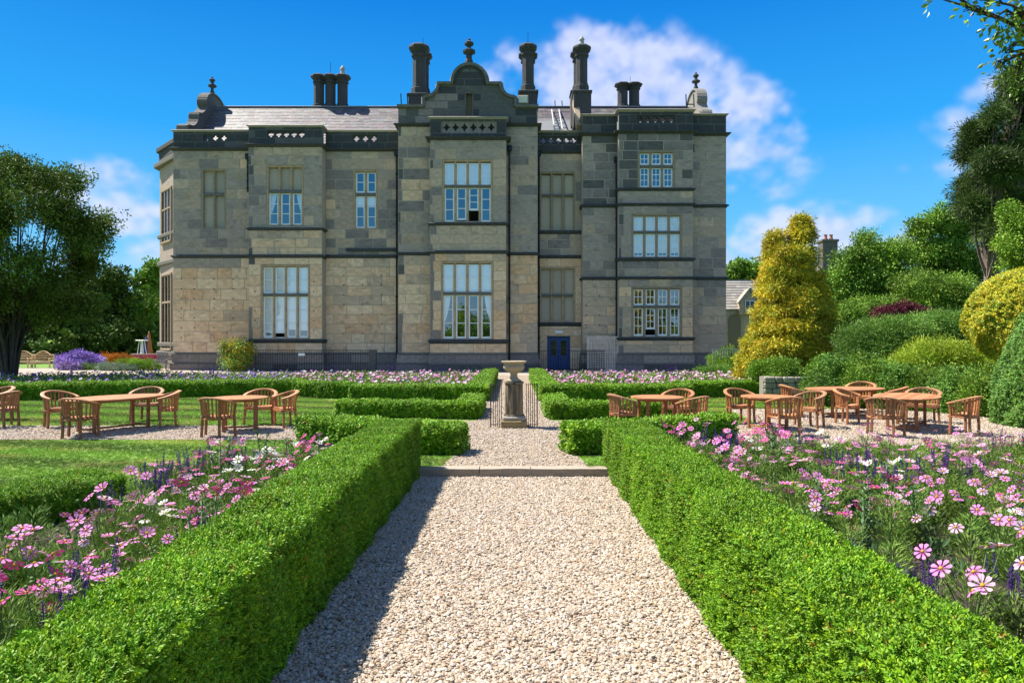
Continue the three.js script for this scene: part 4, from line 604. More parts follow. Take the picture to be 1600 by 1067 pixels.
// cosmos blooms: eight notched petals round a yellow eye
function bloom(seed, base, tip, cup) {
  const r = rngOf(seed), L = []; const P = []; for (let k = 0; k < 8; k++) { const a = k / 8 * 6.283 + (r() - .5) * .12, w = .30 + r() * .06, c = cup + (r() - .5) * .22, len = .95 + r() * .12; const f = (t, s, z) => [Math.cos(a + s * w / (.35 + t)) * t * len, z + Math.sin(c) * t * t * .6, Math.sin(a + s * w / (.35 + t)) * t * len]; const q = [f(.12, 0, .0), f(.45, -.5, .03), f(.45, .5, .03), f(.82, -.95, 0), f(.82, .95, 0), f(1, -.5, -.03), f(1, .5, -.03), f(.94, 0, -.02), f(.5, 0, -.02)];
    const c0 = base.map((v) => v * (.85 + r() * .3)), c1 = tip.map((v) => v * (.85 + r() * .3)); P.push(tint(quads([[q[0], q[1], q[8]], [q[0], q[8], q[2]]]), c0), tint(quads([[q[1], q[3], q[7], q[8]], [q[8], q[7], q[4], q[2]], [q[3], q[5], q[7]], [q[7], q[6], q[4]]]), c1)); }
  P.push(tint(flat(new THREE.SphereGeometry(.19, 7, 4).scale(1, .7, 1).translate(0, .05, 0)), [.62, .36, .02]));
  return merge(P);
}
const mPetal = new THREE.MeshPhysicalMaterial({ vertexColors: true, roughness: .6, transmission: .3, thickness: 0, side: THREE.DoubleSide, specularIntensity: .4 });
const bloomsOf = { pink: [[.58, .11, .42], [.68, .23, .56]], rose: [[.46, .02, .19], [.56, .045, .27]], white: [[.72, .73, .62], [.78, .78, .72]], blush: [[.60, .26, .48], [.70, .40, .60]] };
const blooms = {}; let bs = 300; for (const k in bloomsOf) blooms[k] = [.05, .5, -.35].map((c) => bloom(bs++, ...bloomsOf[k], c));
const mFern = leafMat([.18, .29, .042], { roughness: .6 }), mStemG = std([.10, .17, .04], { roughness: .7 });
function fernFoliage(seed, h, n, spread) { // thread-like leaves in whorls
  const r = rngOf(seed), L = []; for (let i = 0; i < n; i++) { const a = r() * 6.283, y = h * (.05 + .75 * r()), q = spread * (.15 + .85 * r()) * (1 - .4 * y / h), d = V(Math.cos(a), .5 + r() * .9, Math.sin(a)); L.push(leafTris(.025 + r() * .04, .0022 + r() * .0022, .0008, 1).applyMatrix4(M4(V(Math.cos(a) * q * .7, y, Math.sin(a) * q * .7), qTo(d).multiply(QY(r() * 6)), 1))); } return merge(L);
}
function cosmosPlant(seed, kinds) {
  const r = rngOf(seed), g = new THREE.Group(); g.name = 'cosmos_plant'; const h = .40 + r() * .1, stems = [];
  const n = 5 + Math.floor(r() * 4); const heads = [];
  for (let i = 0; i < n; i++) { const a = r() * 6.283, q = .05 + r() * .21, y = h * (.6 + r() * .6), tip = V(Math.cos(a) * q, y, Math.sin(a) * q); stems.push(tube([V(Math.cos(a) * .01, 0, Math.sin(a) * .01), V(tip.x * .45 + (r() - .5) * .03, y * .55, tip.z * .45 + (r() - .5) * .03), tip], .004, .0022, 4, 5)); heads.push(tip); }
  for (let i = 0; i < 3; i++) { const a = r() * 6.283, q = .05 + r() * .16, y = h * (.6 + r() * .55), tip = V(Math.cos(a) * q, y, Math.sin(a) * q); stems.push(tube([V(0, 0, 0), V(tip.x * .5, y * .6, tip.z * .5), tip], .003, .002, 4, 4), new THREE.SphereGeometry(.011, 5, 4).translate(tip.x, tip.y, tip.z)); }
  mesh('stems', stems, mStemG, g);
  mesh('foliage', fernFoliage(seed + 9, h, 520, .24), mFern, g);
  heads.forEach((t) => { const k = kinds[Math.floor(r() * kinds.length)], a = r() * 6.283, f = mesh('flower', blooms[k][Math.floor(r() * 3)], mPetal, g, t.x, t.y + .004, t.z); f.scale.setScalar(.037 + r() * .024); f.quaternion.copy(qTo(V(Math.cos(a) * .6 - .25, .75 + r() * .5, Math.sin(a) * .6 + .45))); });
  return g;
}
const mSalvia = leafMat([.07, .03, .17], { roughness: .7, transmission: .1 }), mSage = leafMat([.075, .13, .045], { roughness: .7 });
function spikeGeo(seed, L) { const r = rngOf(seed), P = []; for (let k = 0; k < 46; k++) { const t = k / 46, a = k * 2.4 + r(), w = .016 * (1.1 - t * .75); P.push(leafTris(.017 * (1.1 - t * .5), .0065, .003, 1).applyMatrix4(M4(V(Math.cos(a) * w * .35, L * t, Math.sin(a) * w * .35), qTo(V(Math.cos(a), .55, Math.sin(a))).multiply(QY(r() * 6)), 1))); } P.push(new THREE.CylinderGeometry(.002, .003, L, 4).translate(0, L / 2, 0)); return merge(P); }
const spikes = [0, 1, 2].map((k) => spikeGeo(600 + k, .17 + k * .03));
function sagePlant(seed) {
  const r = rngOf(seed), g = new THREE.Group(); g.name = 'salvia_plant'; const st = [], L = []; const tips = [];
  for (let i = 0; i < 9; i++) { const a = r() * 6.283, q = .03 + r() * .14, y = .2 + r() * .16; tips.push(V(Math.cos(a) * q, y, Math.sin(a) * q)); st.push(tube([V(0, 0, 0), V(Math.cos(a) * q * .6, y * .5, Math.sin(a) * q * .6), tips[i]], .004, .0025, 4, 4)); }
  for (let i = 0; i < 90; i++) { const a = r() * 6.283, q = r() * .16, y = .02 + r() * .2; L.push(leafTris(.05 + r() * .03, .011, .004).applyMatrix4(M4(V(Math.cos(a) * q * .7, y, Math.sin(a) * q * .7), qTo(V(Math.cos(a), .5 + r(), Math.sin(a))).multiply(QY(r() * 6)), 1))); }
  mesh('stems', st, mStemG, g); mesh('foliage', L, mSage, g);
  tips.forEach((t, i) => { const s = mesh('flower_spike', spikes[i % 3], mSalvia, g, t.x, t.y - .02, t.z); s.quaternion.copy(qTo(V(t.x * 1.2, 1, t.z * 1.2))); });
  return g;
}
function lilyPlant(seed) { // unopened leafy stems
  const r = rngOf(seed), g = new THREE.Group(); g.name = 'leafy_perennial'; const st = [], L = []; const n = 3 + Math.floor(r() * 3);
  for (let i = 0; i < n; i++) { const a = r() * 6.283, h = .45 + r() * .22, tip = V(Math.cos(a) * .12 * r(), h, Math.sin(a) * .12 * r()); st.push(tube([V(Math.cos(a) * .05, 0, Math.sin(a) * .05), V(tip.x * .6, h * .5, tip.z * .6), tip], .006, .003, 5, 5)); for (let k = 0; k < 22; k++) { const t = .15 + .85 * k / 22, b = k * 2.1 + r(); L.push(leafTris(.10 - .04 * t, .0105, .004).applyMatrix4(M4(V(lerp(Math.cos(a) * .05, tip.x, t), h * t, lerp(Math.sin(a) * .05, tip.z, t)), qTo(V(Math.cos(b), .75, Math.sin(b))).multiply(QY(Math.PI / 2 - b)), 1))); } }
  mesh('stems', st, mStemG, g); mesh('foliage', L, leafMat([.06, .145, .035], { roughness: .5 }), g); return g;
}
{
  const r = rngOf(88), protos = { pink: [0, 1, 2, 3, 4, 5].map((k) => cosmosPlant(700 + k, ['pink', 'pink', 'blush'])), rose: [0, 1, 2].map((k) => cosmosPlant(730 + k, ['rose', 'rose', 'pink'])), white: [0, 1].map((k) => cosmosPlant(750 + k, ['white'])) }, sage = [0, 1, 2].map((k) => sagePlant(800 + k)), lily = [0, 1].map((k) => lilyPlant(840 + k)), done = new Set();
  const place = (p, x, d, s, label, cat, grp) => { const o = done.has(p) ? p.clone() : p; done.add(p); o.name = numbered(o.name.replace(/_\d+$/, '')); o.position.set(x, .01, -d); o.rotation.y = r() * 6.283; o.scale.setScalar(s); tag(o, label, cat, grp); scene.add(o); };
  const spread = (P, n, gap, ok = () => true) => { const out = []; let k = 0; while (out.length < n && k++ < n * 60) { const [[x, d]] = scatter(P, 1, r); if (!ok(x, d)) continue; if (out.every(([a, b]) => Math.hypot(a - x, b - d) > gap)) out.push([x, d]); } return out; };
  const inset = (P, cx, cd, k) => P.map(([x, d]) => [lerp(cx, x, k), lerp(cd, d, k)]);
  const N_ = ['no', 'one', 'two', 'three', 'four', 'five', 'six', 'seven', 'eight', 'nine', 'ten'], where = (x, d, side) => { const a = Math.abs(x), u = a < 2.55 ? 'beside the path hedge' : a < 3.6 ? 'in the middle' : a < 6 ? 'on the outer side' : 'by the picture edge', v = d < 5.2 ? 'nearest end' : d < 7.2 ? 'near half' : d < 8.8 ? 'far half' : 'far end'; return `${u}, ${v} of the ${side} bed`; };
  const sagesL = [[-3.9, 8.3], [-4.0, 7.85], [-3.7, 8.0], [-4.0, 7.6], [-3.75, 7.2], [-3.85, 6.6], [-2.75, 4.4], [-3.1, 3.9], [-2.5, 3.7], [-2.65, 9.6], [-2.3, 9.8], [-3.4, 8.9], [-3.55, 8.5], [-2.15, 4.6]];
  const sagesR = [[2.75, 10.0], [3.0, 10.2], [2.95, 9.75], [3.3, 10.3], [3.25, 9.9], [4.2, 10.2], [4.5, 10.3], [3.9, 8.2], [4.05, 7.9], [4.3, 8.4], [4.6, 7.8], [5.1, 8.3], [4.15, 7.5], [5.4, 8.0], [2.42, 4.75], [2.65, 4.4], [3.2, 4.4], [3.3, 3.95], [7.6, 9.9], [7.9, 9.6], [8.3, 9.9], [8.6, 9.4], [7.2, 10.1]];
  sagesL.forEach(([x, d], i) => place(sage[i % 3], x, d, .85 + r() * .3, `purple-spiked salvia plant ${where(x, d, 'left')}`, 'salvia', 'salvias in the left bed'));
  sagesR.forEach(([x, d], i) => place(sage[i % 3], x, d, .85 + r() * .3, `purple-spiked salvia plant ${where(x, d, 'right')}`, 'salvia', 'salvias in the right bed'));
  for (const [x, d, s] of [[-2.35, 5.2, 1.05], [-2.5, 5.6, .9], [-3.1, 8.6, 1.15], [-2.9, 8.9, 1.0], [-3.5, 8.2, 1.1]]) place(lily[s > 1 ? 0 : 1], x, d, s, 'tall green leafy perennial without blooms in the left flower bed', 'perennial', 'leafy perennials in the left bed');
  for (const [x, d, s] of [[3.05, 5.9, 1.0], [2.8, 6.2, .95], [3.4, 8.8, 1.2], [3.7, 6.3, .9], [3.5, 9.1, 1.1]]) place(lily[s > 1 ? 0 : 1], x, d, s, 'tall green leafy perennial without blooms in the right flower bed', 'perennial', 'leafy perennials in the right bed');
  const W = { pink: 'pink', rose: 'magenta', white: 'white' };
  const cos = (P, n, gap, side, ok, mix) => spread(P, n, gap, ok).forEach(([x, d], i) => { const k = mix(x, d, r()), q = protos[k]; const pr = q[Math.floor(r() * q.length)]; place(pr, x, d, .85 + r() * .35, `${W[k]} cosmos with ${N_[pr.children.length - 2]} blooms ${where(x, d, side)}`, 'cosmos', `cosmos in the ${side} bed`); });
  cos(inset(bedL, -3.1, 6.5, .93), 100, .26, 'left', (x, d) => !(d < 4.6 && x > -2.3 && r() < .6) && !(x < -3.5 && d > 5.3 && d < 7.7), (x, d, q) => q < (d > 7 && x > -3.2 ? .3 : .05) ? 'white' : q < .62 ? 'pink' : 'rose');
  cos(inset(bedR, 4.5, 7.0, .95), 190, .27, 'right', (x, d) => !(d < 5.6 && x < 3.6 && r() < .8), (x, d, q) => q < (x > 4 && d < 6.5 ? .2 : .05) ? 'white' : q < .84 ? 'pink' : 'rose');
  // low filling foliage between the plants
  const geo = fernFoliage(77, .26, 240, .16), geo2 = merge([...Array(26)].map((_, i) => leafTris(.05 + r() * .04, .014, .005).applyMatrix4(M4(V((r() - .5) * .12, .01 + r() * .12, (r() - .5) * .12), qTo(V(r() - .5, .6, r() - .5)).multiply(QY(r() * 6)), 1)))), l = [], l2 = [];
  for (const [P, n] of [[bedL, 1300], [bedR, 2600]]) for (const [x, d] of scatter(P, n, r)) { const bare = d < 5.6 && x > 0 && x < 3.7; if (bare && r() < .82) continue; if (x < -3.6 && d > 5.3 && d < 7.7 && r() < .8) continue; (r() < .68 ? l : l2).push({ m: M4(V(x, .01, -d), QY(r() * 6.28), .7 + r() * .75), c: varied(r, [1, 1, 1], .3, .15) }); }
  inst('bedding_foliage', geo, mFern, l, null, 'feathery green foliage filling the two near flower beds', 'foliage'); inst('bedding_foliage', geo2, mSage, l2, null, 'broad low green leaves between the plants of the near flower beds', 'foliage');
  // far beds: massed bedding
  const disc = flat(new THREE.ConeGeometry(1, .4, 7, 1, true).rotateX(Math.PI)), mB = std([1, 1, 1], { roughness: .7, side: THREE.DoubleSide }), cl = cluster(901, { n: 16, R: .16, L: .1, w: .02 });
  for (const [P, lab, west] of [[farL, 'left', 1], [farR, 'right', 0]]) {
    const fl = [], fo = []; for (const [x, d] of scatter(P, west ? 2000 : 1350, r)) { const purple = west && x < -8.6 - r() * 2, w = r(), c = purple ? (w < .62 ? [.08, .035, .2] : w < .75 ? [.24, .10, .28] : w < .82 ? [.36, .36, .45] : [.14, .055, .24]) : (w < .45 ? [.38, .13, .28] : w < .7 ? [.42, .24, .35] : w < .84 ? [.46, .44, .42] : w < .93 ? [.32, .04, .16] : [.12, .045, .22]); const y = .2 + r() * .3; fl.push({ m: M4(V(x, y, -d), qTo(V((r() - .5) * 1.2 - .2, .9, (r() - .5) * 1.2 + .5)).multiply(QY(r() * 6)), .028 + r() * .045), c }); }
    for (const [x, d] of scatter(P, west ? 3200 : 2300, r)) fo.push({ m: M4(V(x, .1 + r() * .2, -d), QY(r() * 6), .8 + r() * .7), c: varied(r, [1, 1, 1], .3, .15) });
    inst('bedding_flowers', disc, mB, fl, null, west ? 'massed pink and purple bedding flowers of the long bed left of the walk' : 'massed pink bedding flowers of the bed right of the walk', 'flowers');
    inst('bedding_foliage', cl, mFern, fo, null, `green bedding foliage under the far flowers ${lab} of the walk`, 'foliage');
  }
  // scattered taller spikes in the far beds
  for (const [p, d, s, l] of [[520, 30, 1.6, 'purple salvia clump at the left end of the long far bed near the railings'], [612, 31, 1.7, 'purple salvia clump in the far bed before the left corner of the gable'], [688, 30, 1.5, 'purple salvia clump in the far bed below the central bay'], [1050, 30, 1.8, 'purple salvia clump in the far bed below the right bay'], [985, 31, 1.5, 'purple salvia clump in the far bed before the lattice screen'], [330, 29, 1.5, 'purple salvia clump in the far bed near the left end of the house']]) place(sage[0], fx(p, d), d, s, l, 'salvia', 'salvias in the far beds');
}
// short grass standing on the lawns near us
{
  const r = rngOf(404), tuft = (() => { const L = []; for (let i = 0; i < 9; i++) { const a = r() * 6.283; L.push(leafTris(.028 + r() * .02, .0028, .0006, 1).applyMatrix4(M4(V((r() - .5) * .05, 0, (r() - .5) * .05), qTo(V(Math.cos(a) * 1.1, .8, Math.sin(a) * 1.1)).multiply(QY(r() * 6)), 1))); } return merge(L); })();
  const zones = [[[-13, 6.9], [-5.7, 6.9], [-4.9, 8.2], [-4.4, 9.2], [-2.9, 10.9], [-4.1, 12.75], [-13, 12.75]], [[-16, 15.0], [-4.4, 15.0], [-4.6, 17.4], [-1.5, 17.0], [-1.5, 21], [-5.2, 21], [-7.3, 23.2], [-12, 22.1], [-16, 21.0]], [[3.2, 11.2], [8.8, 11.2], [8.8, 11.8], [4.3, 12.4]], [[4.5, 15.1], [5.5, 15.7], [5.8, 18.7], [9.4, 18.7], [9.4, 22.6], [5.4, 22.2], [1.6, 21], [1.6, 17.0], [4.8, 17.4]], [[-1.5, 9.9], [-1.0, 9.9], [-.95, 11.0], [-1.5, 11.0]], [[1.12, 9.9], [1.5, 9.9], [1.5, 11.0], [1.08, 11.0]]], l = [];
  for (const P of zones) for (const [x, d] of scatter(P, Math.round(area(P) * 560), r)) { const st = Math.sin(2 * Math.PI * (16 * d / 24 + 4 * x / 24)), dry = sstep(.55, .78, vnoise(x * 1.1 + 90, d * 3.2 + 50)), k = .92 + st * .3; l.push({ m: M4(V(x, 0, -d), QY(r() * 6.28), .8 + r() * .5), c: varied(r, [k * (1 + dry * .9), k * (1 + dry * .2), k * (1 + dry * 1.6)], .25, .1) }); }
  inst('grass', tuft, leafMat([.19, .33, .03], { roughness: .6 }), l, null, 'short mown grass blades of the terrace lawn', 'grass');
  console.log('grass', l.length);
}

// ---------------------------------------------------------------- trees and shrubs
const G = {
  broad: cluster(11, { n: 24, R: .30, L: .13, w: .042, droop: .2 }), broad2: cluster(12, { n: 24, R: .30, L: .11, w: .036 }),
  small: cluster(13, { n: 30, R: .22, L: .065, w: .020 }), fine: cluster(14, { n: 46, R: .24, L: .12, w: .0085, droop: -.1 }),
  plume: cluster(15, { n: 40, R: .22, L: .14, w: .016, droop: .3, flatY: .55 }), pine: cluster(16, { n: 54, R: .3, L: .13, w: .010, flatY: .6 }), branch: cluster(17, { n: 14, R: .2, L: .105, w: .024, droop: .7 }),
  far: cluster(18, { n: 26, R: .42, L: .26, w: .10 }),
};
const L_ = { green: leafMat([.17, .295, .03]), mid: leafMat([.22, .36, .035]), dark: leafMat([.066, .115, .02], { specularIntensity: .08, transmission: .15 }), yew: leafMat([.07, .125, .02]), gold: leafMat([.52, .46, .03]), lime: leafMat([.33, .44, .035]), jun: leafMat([.165, .31, .045]), purple: leafMat([.15, .025, .045]), tree: leafMat([.135, .20, .03], { specularIntensity: .12 }), grey: leafMat([.24, .31, .21]), lav: leafMat([.34, .22, .55], { transmission: .1 }), orange: leafMat([.55, .24, .02]), photinia: leafMat([.34, .38, .05]), red: leafMat([.42, .06, .14]) };
const mBark = std([.115, .088, .066], { map: texBark, bumpMap: texBark, bumpScale: .03, roughness: 1 }), mBarkP = std([.30, .235, .18], { map: texBark, bumpMap: texBark, bumpScale: .03, roughness: 1 });
// blobs: [x, y, d, rx, ry, rz] in metres, d the distance northwards. Foliage clumps fill the outer part of each blob.
function plant(name, label, cat, { at, blobs, n, geo = G.broad, mat = L_.green, s = 1, r0 = .12, limbs = 1, grp, seed = 1, barkMat = mBark, dv = .4, dh = .14, fill = .42, stems, core, out = .5 }) {
  const [x, d, y0 = 0] = at, g = group(name, x, y0, -d); tag(g, label, cat, grp); const r = rngOf(seed * 7919 + 3), B = blobs.map(([a, b, c, e, f, h = e]) => [a - x, b - y0, -(c - d), e, f, h]);
  const wts = B.map((b) => (b[3] * b[4] * b[5]) ** .667), tot = wts.reduce((a, b) => a + b, 0), list = [];
  B.forEach((b, bi) => { const k = Math.round(n * wts[bi] / tot), br = .8 + r() * .4; for (let i = 0; i < k; i++) { const v = V(r() - .5, r() - .5, r() - .5).normalize(), q = Math.pow(r(), fill) * (.92 + r() * .16), wob = 1 + .22 * Math.sin(v.x * 7 + bi) * Math.sin(v.y * 6 + bi * 2); const p = V(b[0] + v.x * b[3] * q * wob, b[1] + v.y * b[4] * q * wob, b[2] + v.z * b[5] * q * wob); if (p.y < .03) continue; const dir = v.clone().multiplyScalar(out).add(V((r() - .5) * .7, .8 + (r() - .5) * .6, (r() - .5) * .7)); list.push({ m: M4(p, qTo(dir).multiply(QY(r() * 6.28)), s * (.7 + r() * .6)), c: varied(r, [1, 1, 1].map((c) => c * br), dv, dh) }); } });
  const wood = []; const top = Math.max(...B.map((b) => b[1]));
  if (stems) wood.push(...stems.map((pts, i) => tube(pts.map(([a, b, c]) => V(a, b, c)), pts.r ?? r0, r0 * .22, 7, 10)));
  else { const cx = B.reduce((s_, b) => s_ + b[0], 0) / B.length, cz = B.reduce((s_, b) => s_ + b[2], 0) / B.length; wood.push(tube([V(0, 0, 0), V(cx * .3, top * .35, cz * .3), V(cx * .8, top * .9, cz * .8)], r0, r0 * .3, 8, 8)); }
  mesh('trunk', wood, barkMat, g);
  if (limbs) { const lm = []; B.forEach((b, i) => { const h0 = clamp(b[1] - b[4] * (.6 + r()), top * .12, top * .8) * .8, a = stems ? V(...stems[i % stems.length][1]) : V(b[0] * .12, h0, b[2] * .12), e = V(b[0], b[1] + b[4] * .5, b[2]), m = a.clone().lerp(e, .5).add(V((r() - .5) * .3, -.1 * b[4] + r() * .2, (r() - .5) * .3)); lm.push(tube([a, m, e], r0 * .32, r0 * .06, 5, 6)); for (let k = 0; k < 3; k++) { const v = V(r() - .5, r() * .7, r() - .5).normalize(), f = V(b[0] + v.x * b[3] * .85, b[1] + v.y * b[4] * .85, b[2] + v.z * b[5] * .85), o = m.clone().lerp(e, .3 + r() * .4); lm.push(tube([o, o.clone().lerp(f, .5).add(V(0, .08, 0)), f], r0 * .13, r0 * .035, 4, 4)); } }); mesh('limbs', lm, barkMat, g); }
  if (core) mesh('inner_twigs', B.map((b) => flat(new THREE.IcosahedronGeometry(1, 1)).scale(b[3] * core, b[4] * core, b[5] * core).translate(b[0], b[1], b[2])), mCore, g);
  inst('crown', geo, mat, list, g); return g;
}
const bl = (px, py, d, rx, ry, rz) => [fx(px, d), fy(py, d), d, rx * d / F, ry * d / F, (rz ?? rx) * d / F];
const cloudOf = (seed, c, R, nb, br) => { const r = rngOf(seed), o = []; let k = 0; while (o.length < nb && k++ < 3000) { const v = V(r() * 2 - 1, r() * 2 - 1, r() * 2 - 1), l = v.length(); if (l > 1 || l < .42) continue; const q = br[0] + r() * (br[1] - br[0]); o.push([c[0] + v.x * R[0], c[1] + v.y * R[1], c[2] + v.z * R[2], q, q * .8, q]); } return o; };

// big multi-stemmed tree on the left
{
  const x = fx(14, 31), d = 31, r = rngOf(606), B = cloudOf(21, [x + .1, 6.3, d], [4.7, 4.0, 3.6], 84, [.7, 1.15]).filter((b) => !(b[0] > x + 3.3 && b[1] < 3.6)), stems = [];
  for (let i = 0; i < 11; i++) { const a = i / 11 * 6.283 + r() * .4, q = .7 + r() * 1.1; stems.push([[Math.cos(a) * .2, 0, Math.sin(a) * .2], [Math.cos(a) * (.28 + q * .22), 1.7 + r() * .6, Math.sin(a) * (.28 + q * .22)], [Math.cos(a) * q * 1.4, 4.4, Math.sin(a) * q * 1.4], [Math.cos(a) * q * 2.0, 7.2 + r() * 1.8, Math.sin(a) * q * 2.0]]); }
  for (let i = 0; i < 3; i++) { const p = [[0, 0, 0], [.05 * i, .7, .04], [(i - 1) * .3, 2.2, .1 * i]]; p.r = .27; stems.push(p); }
  plant('garden_tree', 'large multi-stemmed tree with dark airy foliage at the left edge', 'tree', { at: [x, d], blobs: B, n: 5600, geo: G.broad, mat: L_.tree, s: .9, r0: .085, stems, seed: 4, fill: .6, dv: .55 });
}
// woodland beyond the left drive
const wood = (n, blobs, i, lab, mat = L_.dark, d = 66) => plant('woodland_tree', lab, 'tree', { at: [blobs[0][0], d], blobs, n, geo: G.far, mat, s: 1.25, r0: .35, limbs: 0, seed: 60 + i, grp: 'trees beyond the drive', core: .55 });
wood(620, [bl(150, 470, 66, 48, 58), bl(178, 440, 66, 26, 30), bl(120, 500, 64, 46, 50), bl(160, 530, 64, 60, 30)], 1, 'rounded dark tree behind the lavender, beside the left tree');
wood(560, [bl(232, 450, 70, 22, 44), bl(244, 430, 70, 16, 24), bl(222, 500, 68, 34, 50), bl(240, 540, 68, 44, 26)], 2, 'slender bright tree rising next to the left corner of the house', L_.green, 70);
wood(520, [bl(60, 500, 62, 60, 46), bl(30, 470, 62, 50, 50), bl(80, 540, 60, 70, 26)], 3, 'dark tree mass behind the garden bench');
wood(500, [bl(-40, 480, 60, 60, 60), bl(-70, 430, 60, 50, 60), bl(-20, 545, 58, 60, 30)], 4, 'dark tree at the left picture edge behind the big tree');
wood(420, [bl(195, 515, 72, 34, 34), bl(200, 540, 70, 50, 24), bl(265, 535, 72, 40, 34)], 5, 'low dark tree between the two taller ones left of the house');
wood(460, [bl(1158, 422, 72, 24, 14), bl(1178, 428, 72, 26, 18), bl(1140, 432, 72, 24, 14), bl(1165, 470, 72, 40, 40)], 6, 'tree top above the slate roof right of the house', L_.green, 72);

// golden conifer
plant('golden_cypress', 'tall golden-yellow feathery conifer right of the house', 'conifer', { at: [fx(1232, 27), 27], seed: 9, n: 4000, geo: G.plume, mat: L_.gold, s: 1.0, r0: .22, dv: .35, dh: .22, core: .5, fill: .42, out: 1.1, blobs: (() => { const q = rngOf(44), o = [], tiers = [[348, 1250, 1253], [366, 1241, 1260], [380, 1208, 1214], [400, 1206, 1267], [428, 1200, 1273], [455, 1196, 1280], [485, 1190, 1290], [515, 1184, 1295], [545, 1176, 1294], [570, 1165, 1278], [588, 1160, 1208]]; for (const [y, a, b] of tiers) { const n = Math.max(1, Math.round((b - a) / 11)); for (let k = 0; k <= n; k++) for (const dz of [-1.1, -.3, .6]) { const e = Math.abs(k / n - .5) * 2, x_ = lerp(a, b, (k + (q() - .5) * .6) / n); o.push(bl(x_, y + (q() - .5) * 16, 27 + dz * Math.sqrt(Math.max(.05, 1 - e * e)) * (b - a) / 70, 6 + q() * 11, 7 + q() * 9)); } } return o; })() });
// green trees and shrubs along the right bank
const sh = (label, at, d, seed, n, blobs, o = {}) => plant(o.name || 'broadleaf_shrub', label, o.cat || 'shrub', { at: [fx(at, d), d], seed, n, blobs: blobs.map(([a, b, c, e, f]) => bl(a, b, d + (f ?? 0), c, e)), r0: .12, core: .5, ...o });
const O = (mat, geo, s, more = {}) => ({ mat, geo, s, ...more });
sh('glossy green tree behind the golden conifer', 1325, 32, 31, 1500, [[1330, 412, 28, 28], [1318, 448, 34, 34], [1350, 440, 34, 34], [1330, 484, 40, 36], [1300, 492, 30, 36, 1]], O(L_.green, G.broad, .95, { name: 'broadleaf_tree', cat: 'tree', r0: .2 }));
sh('tall leafy tree with a pointed tuft right of the conifer', 1375, 33, 32, 1500, [[1352, 378, 17, 18], [1372, 400, 28, 26], [1402, 396, 24, 22], [1388, 432, 40, 34], [1370, 468, 40, 34], [1410, 462, 36, 34]], O(L_.mid, G.broad2, 1, { name: 'broadleaf_tree', cat: 'tree', r0: .2 }));
sh('spreading dark-leaved tree left of the pine', 1475, 34, 33, 1900, [[1440, 358, 22, 20], [1470, 345, 30, 26], [1505, 352, 28, 30], [1450, 392, 34, 26], [1490, 400, 38, 32], [1462, 430, 34, 26], [1520, 420, 30, 34]], O(L_.green, G.broad, .85, { name: 'broadleaf_tree', cat: 'tree', r0: .22, fill: .6, core: .35 }));
sh('bushy green shrub above the purple shrub', 1445, 30, 34, 1200, [[1430, 452, 34, 28], [1470, 458, 36, 30], [1505, 462, 26, 34], [1445, 482, 36, 24], [1490, 490, 34, 22]], O(L_.mid, G.small, 1.2));
sh('mixed green shrub at the foot of the broadleaf trees', 1345, 29, 35, 1000, [[1320, 500, 30, 30], [1352, 492, 30, 28], [1385, 488, 26, 22], [1335, 525, 34, 24], [1375, 510, 30, 20]], O(L_.green, G.small, 1.2));
sh('small dark purple-leaved shrub on the right bank', 1405, 27, 36, 520, [[1388, 492, 20, 11], [1412, 488, 24, 13], [1434, 491, 16, 10]], O(L_.purple, G.small, .95));
sh('feathery green juniper mound on the bank', 1365, 24, 37, 2000, [[1345, 532, 32, 22], [1380, 524, 42, 24], [1418, 520, 38, 22], [1360, 552, 44, 20], [1405, 546, 44, 22]], O(L_.jun, G.fine, 1.0, { name: 'juniper', fill: .25, out: 1.2 }));
sh('long juniper spray running towards the golden topiary', 1470, 25, 38, 1700, [[1440, 512, 34, 17], [1475, 508, 36, 19], [1505, 512, 30, 22], [1465, 530, 40, 18], [1500, 535, 34, 18]], O(L_.jun, G.fine, 1.0, { name: 'juniper', fill: .25, out: 1.2 }));
sh('pale yellow-green mound below the junipers', 1460, 21.6, 39, 1900, [[1425, 572, 34, 20], [1460, 556, 40, 24], [1495, 562, 36, 22], [1440, 590, 44, 20], [1490, 588, 44, 20], [1525, 575, 26, 18]], O(L_.lime, G.fine, .95, { name: 'conifer_mound', fill: .25, out: 1.1 }));
for (const [i, [px, py, d, w, h, lab, m]] of [[1224, 576, 22.6, 20, 11, 'small dark ivy bush behind the top of the rubble wall', 0], [1286, 592, 20.2, 24, 30, 'dark trailing cotoneaster behind the far right table', 0], [1305, 592, 19.8, 36, 34, 'dense trailing shrub left of the chairs behind the court', 1], [1352, 594, 19.4, 38, 36, 'dense trailing shrub behind the middle of the far table', 0], [1400, 604, 19.0, 36, 34, 'trailing green shrub between the two right oval tables', 1], [1448, 612, 18.6, 38, 36, 'dark trailing shrub behind the front right oval table', 0], [1495, 616, 18.0, 36, 38, 'weeping green shrub right of the front oval table', 1], [1540, 618, 17.2, 36, 44, 'weeping green shrub next to the clipped yew cone', 0]].entries())
  plant('trailing_shrub', lab, 'shrub', { at: [fx(px, d), d], seed: 130 + i, n: 900, geo: m ? G.plume : G.small, mat: m ? L_.jun : L_.green, s: .8, r0: .05, limbs: 0, core: .7, fill: .2, out: .9, grp: 'trailing shrubs along the court', blobs: [bl(px, py, d, w, h, 22), bl(px - w * .4, py + 18, d - .2, w * .7, h * .8, 18), bl(px + w * .4, py + 20, d - .2, w * .7, h * .8, 18), bl(px, py + 30, d - .3, w * .9, h * .6, 18)] });
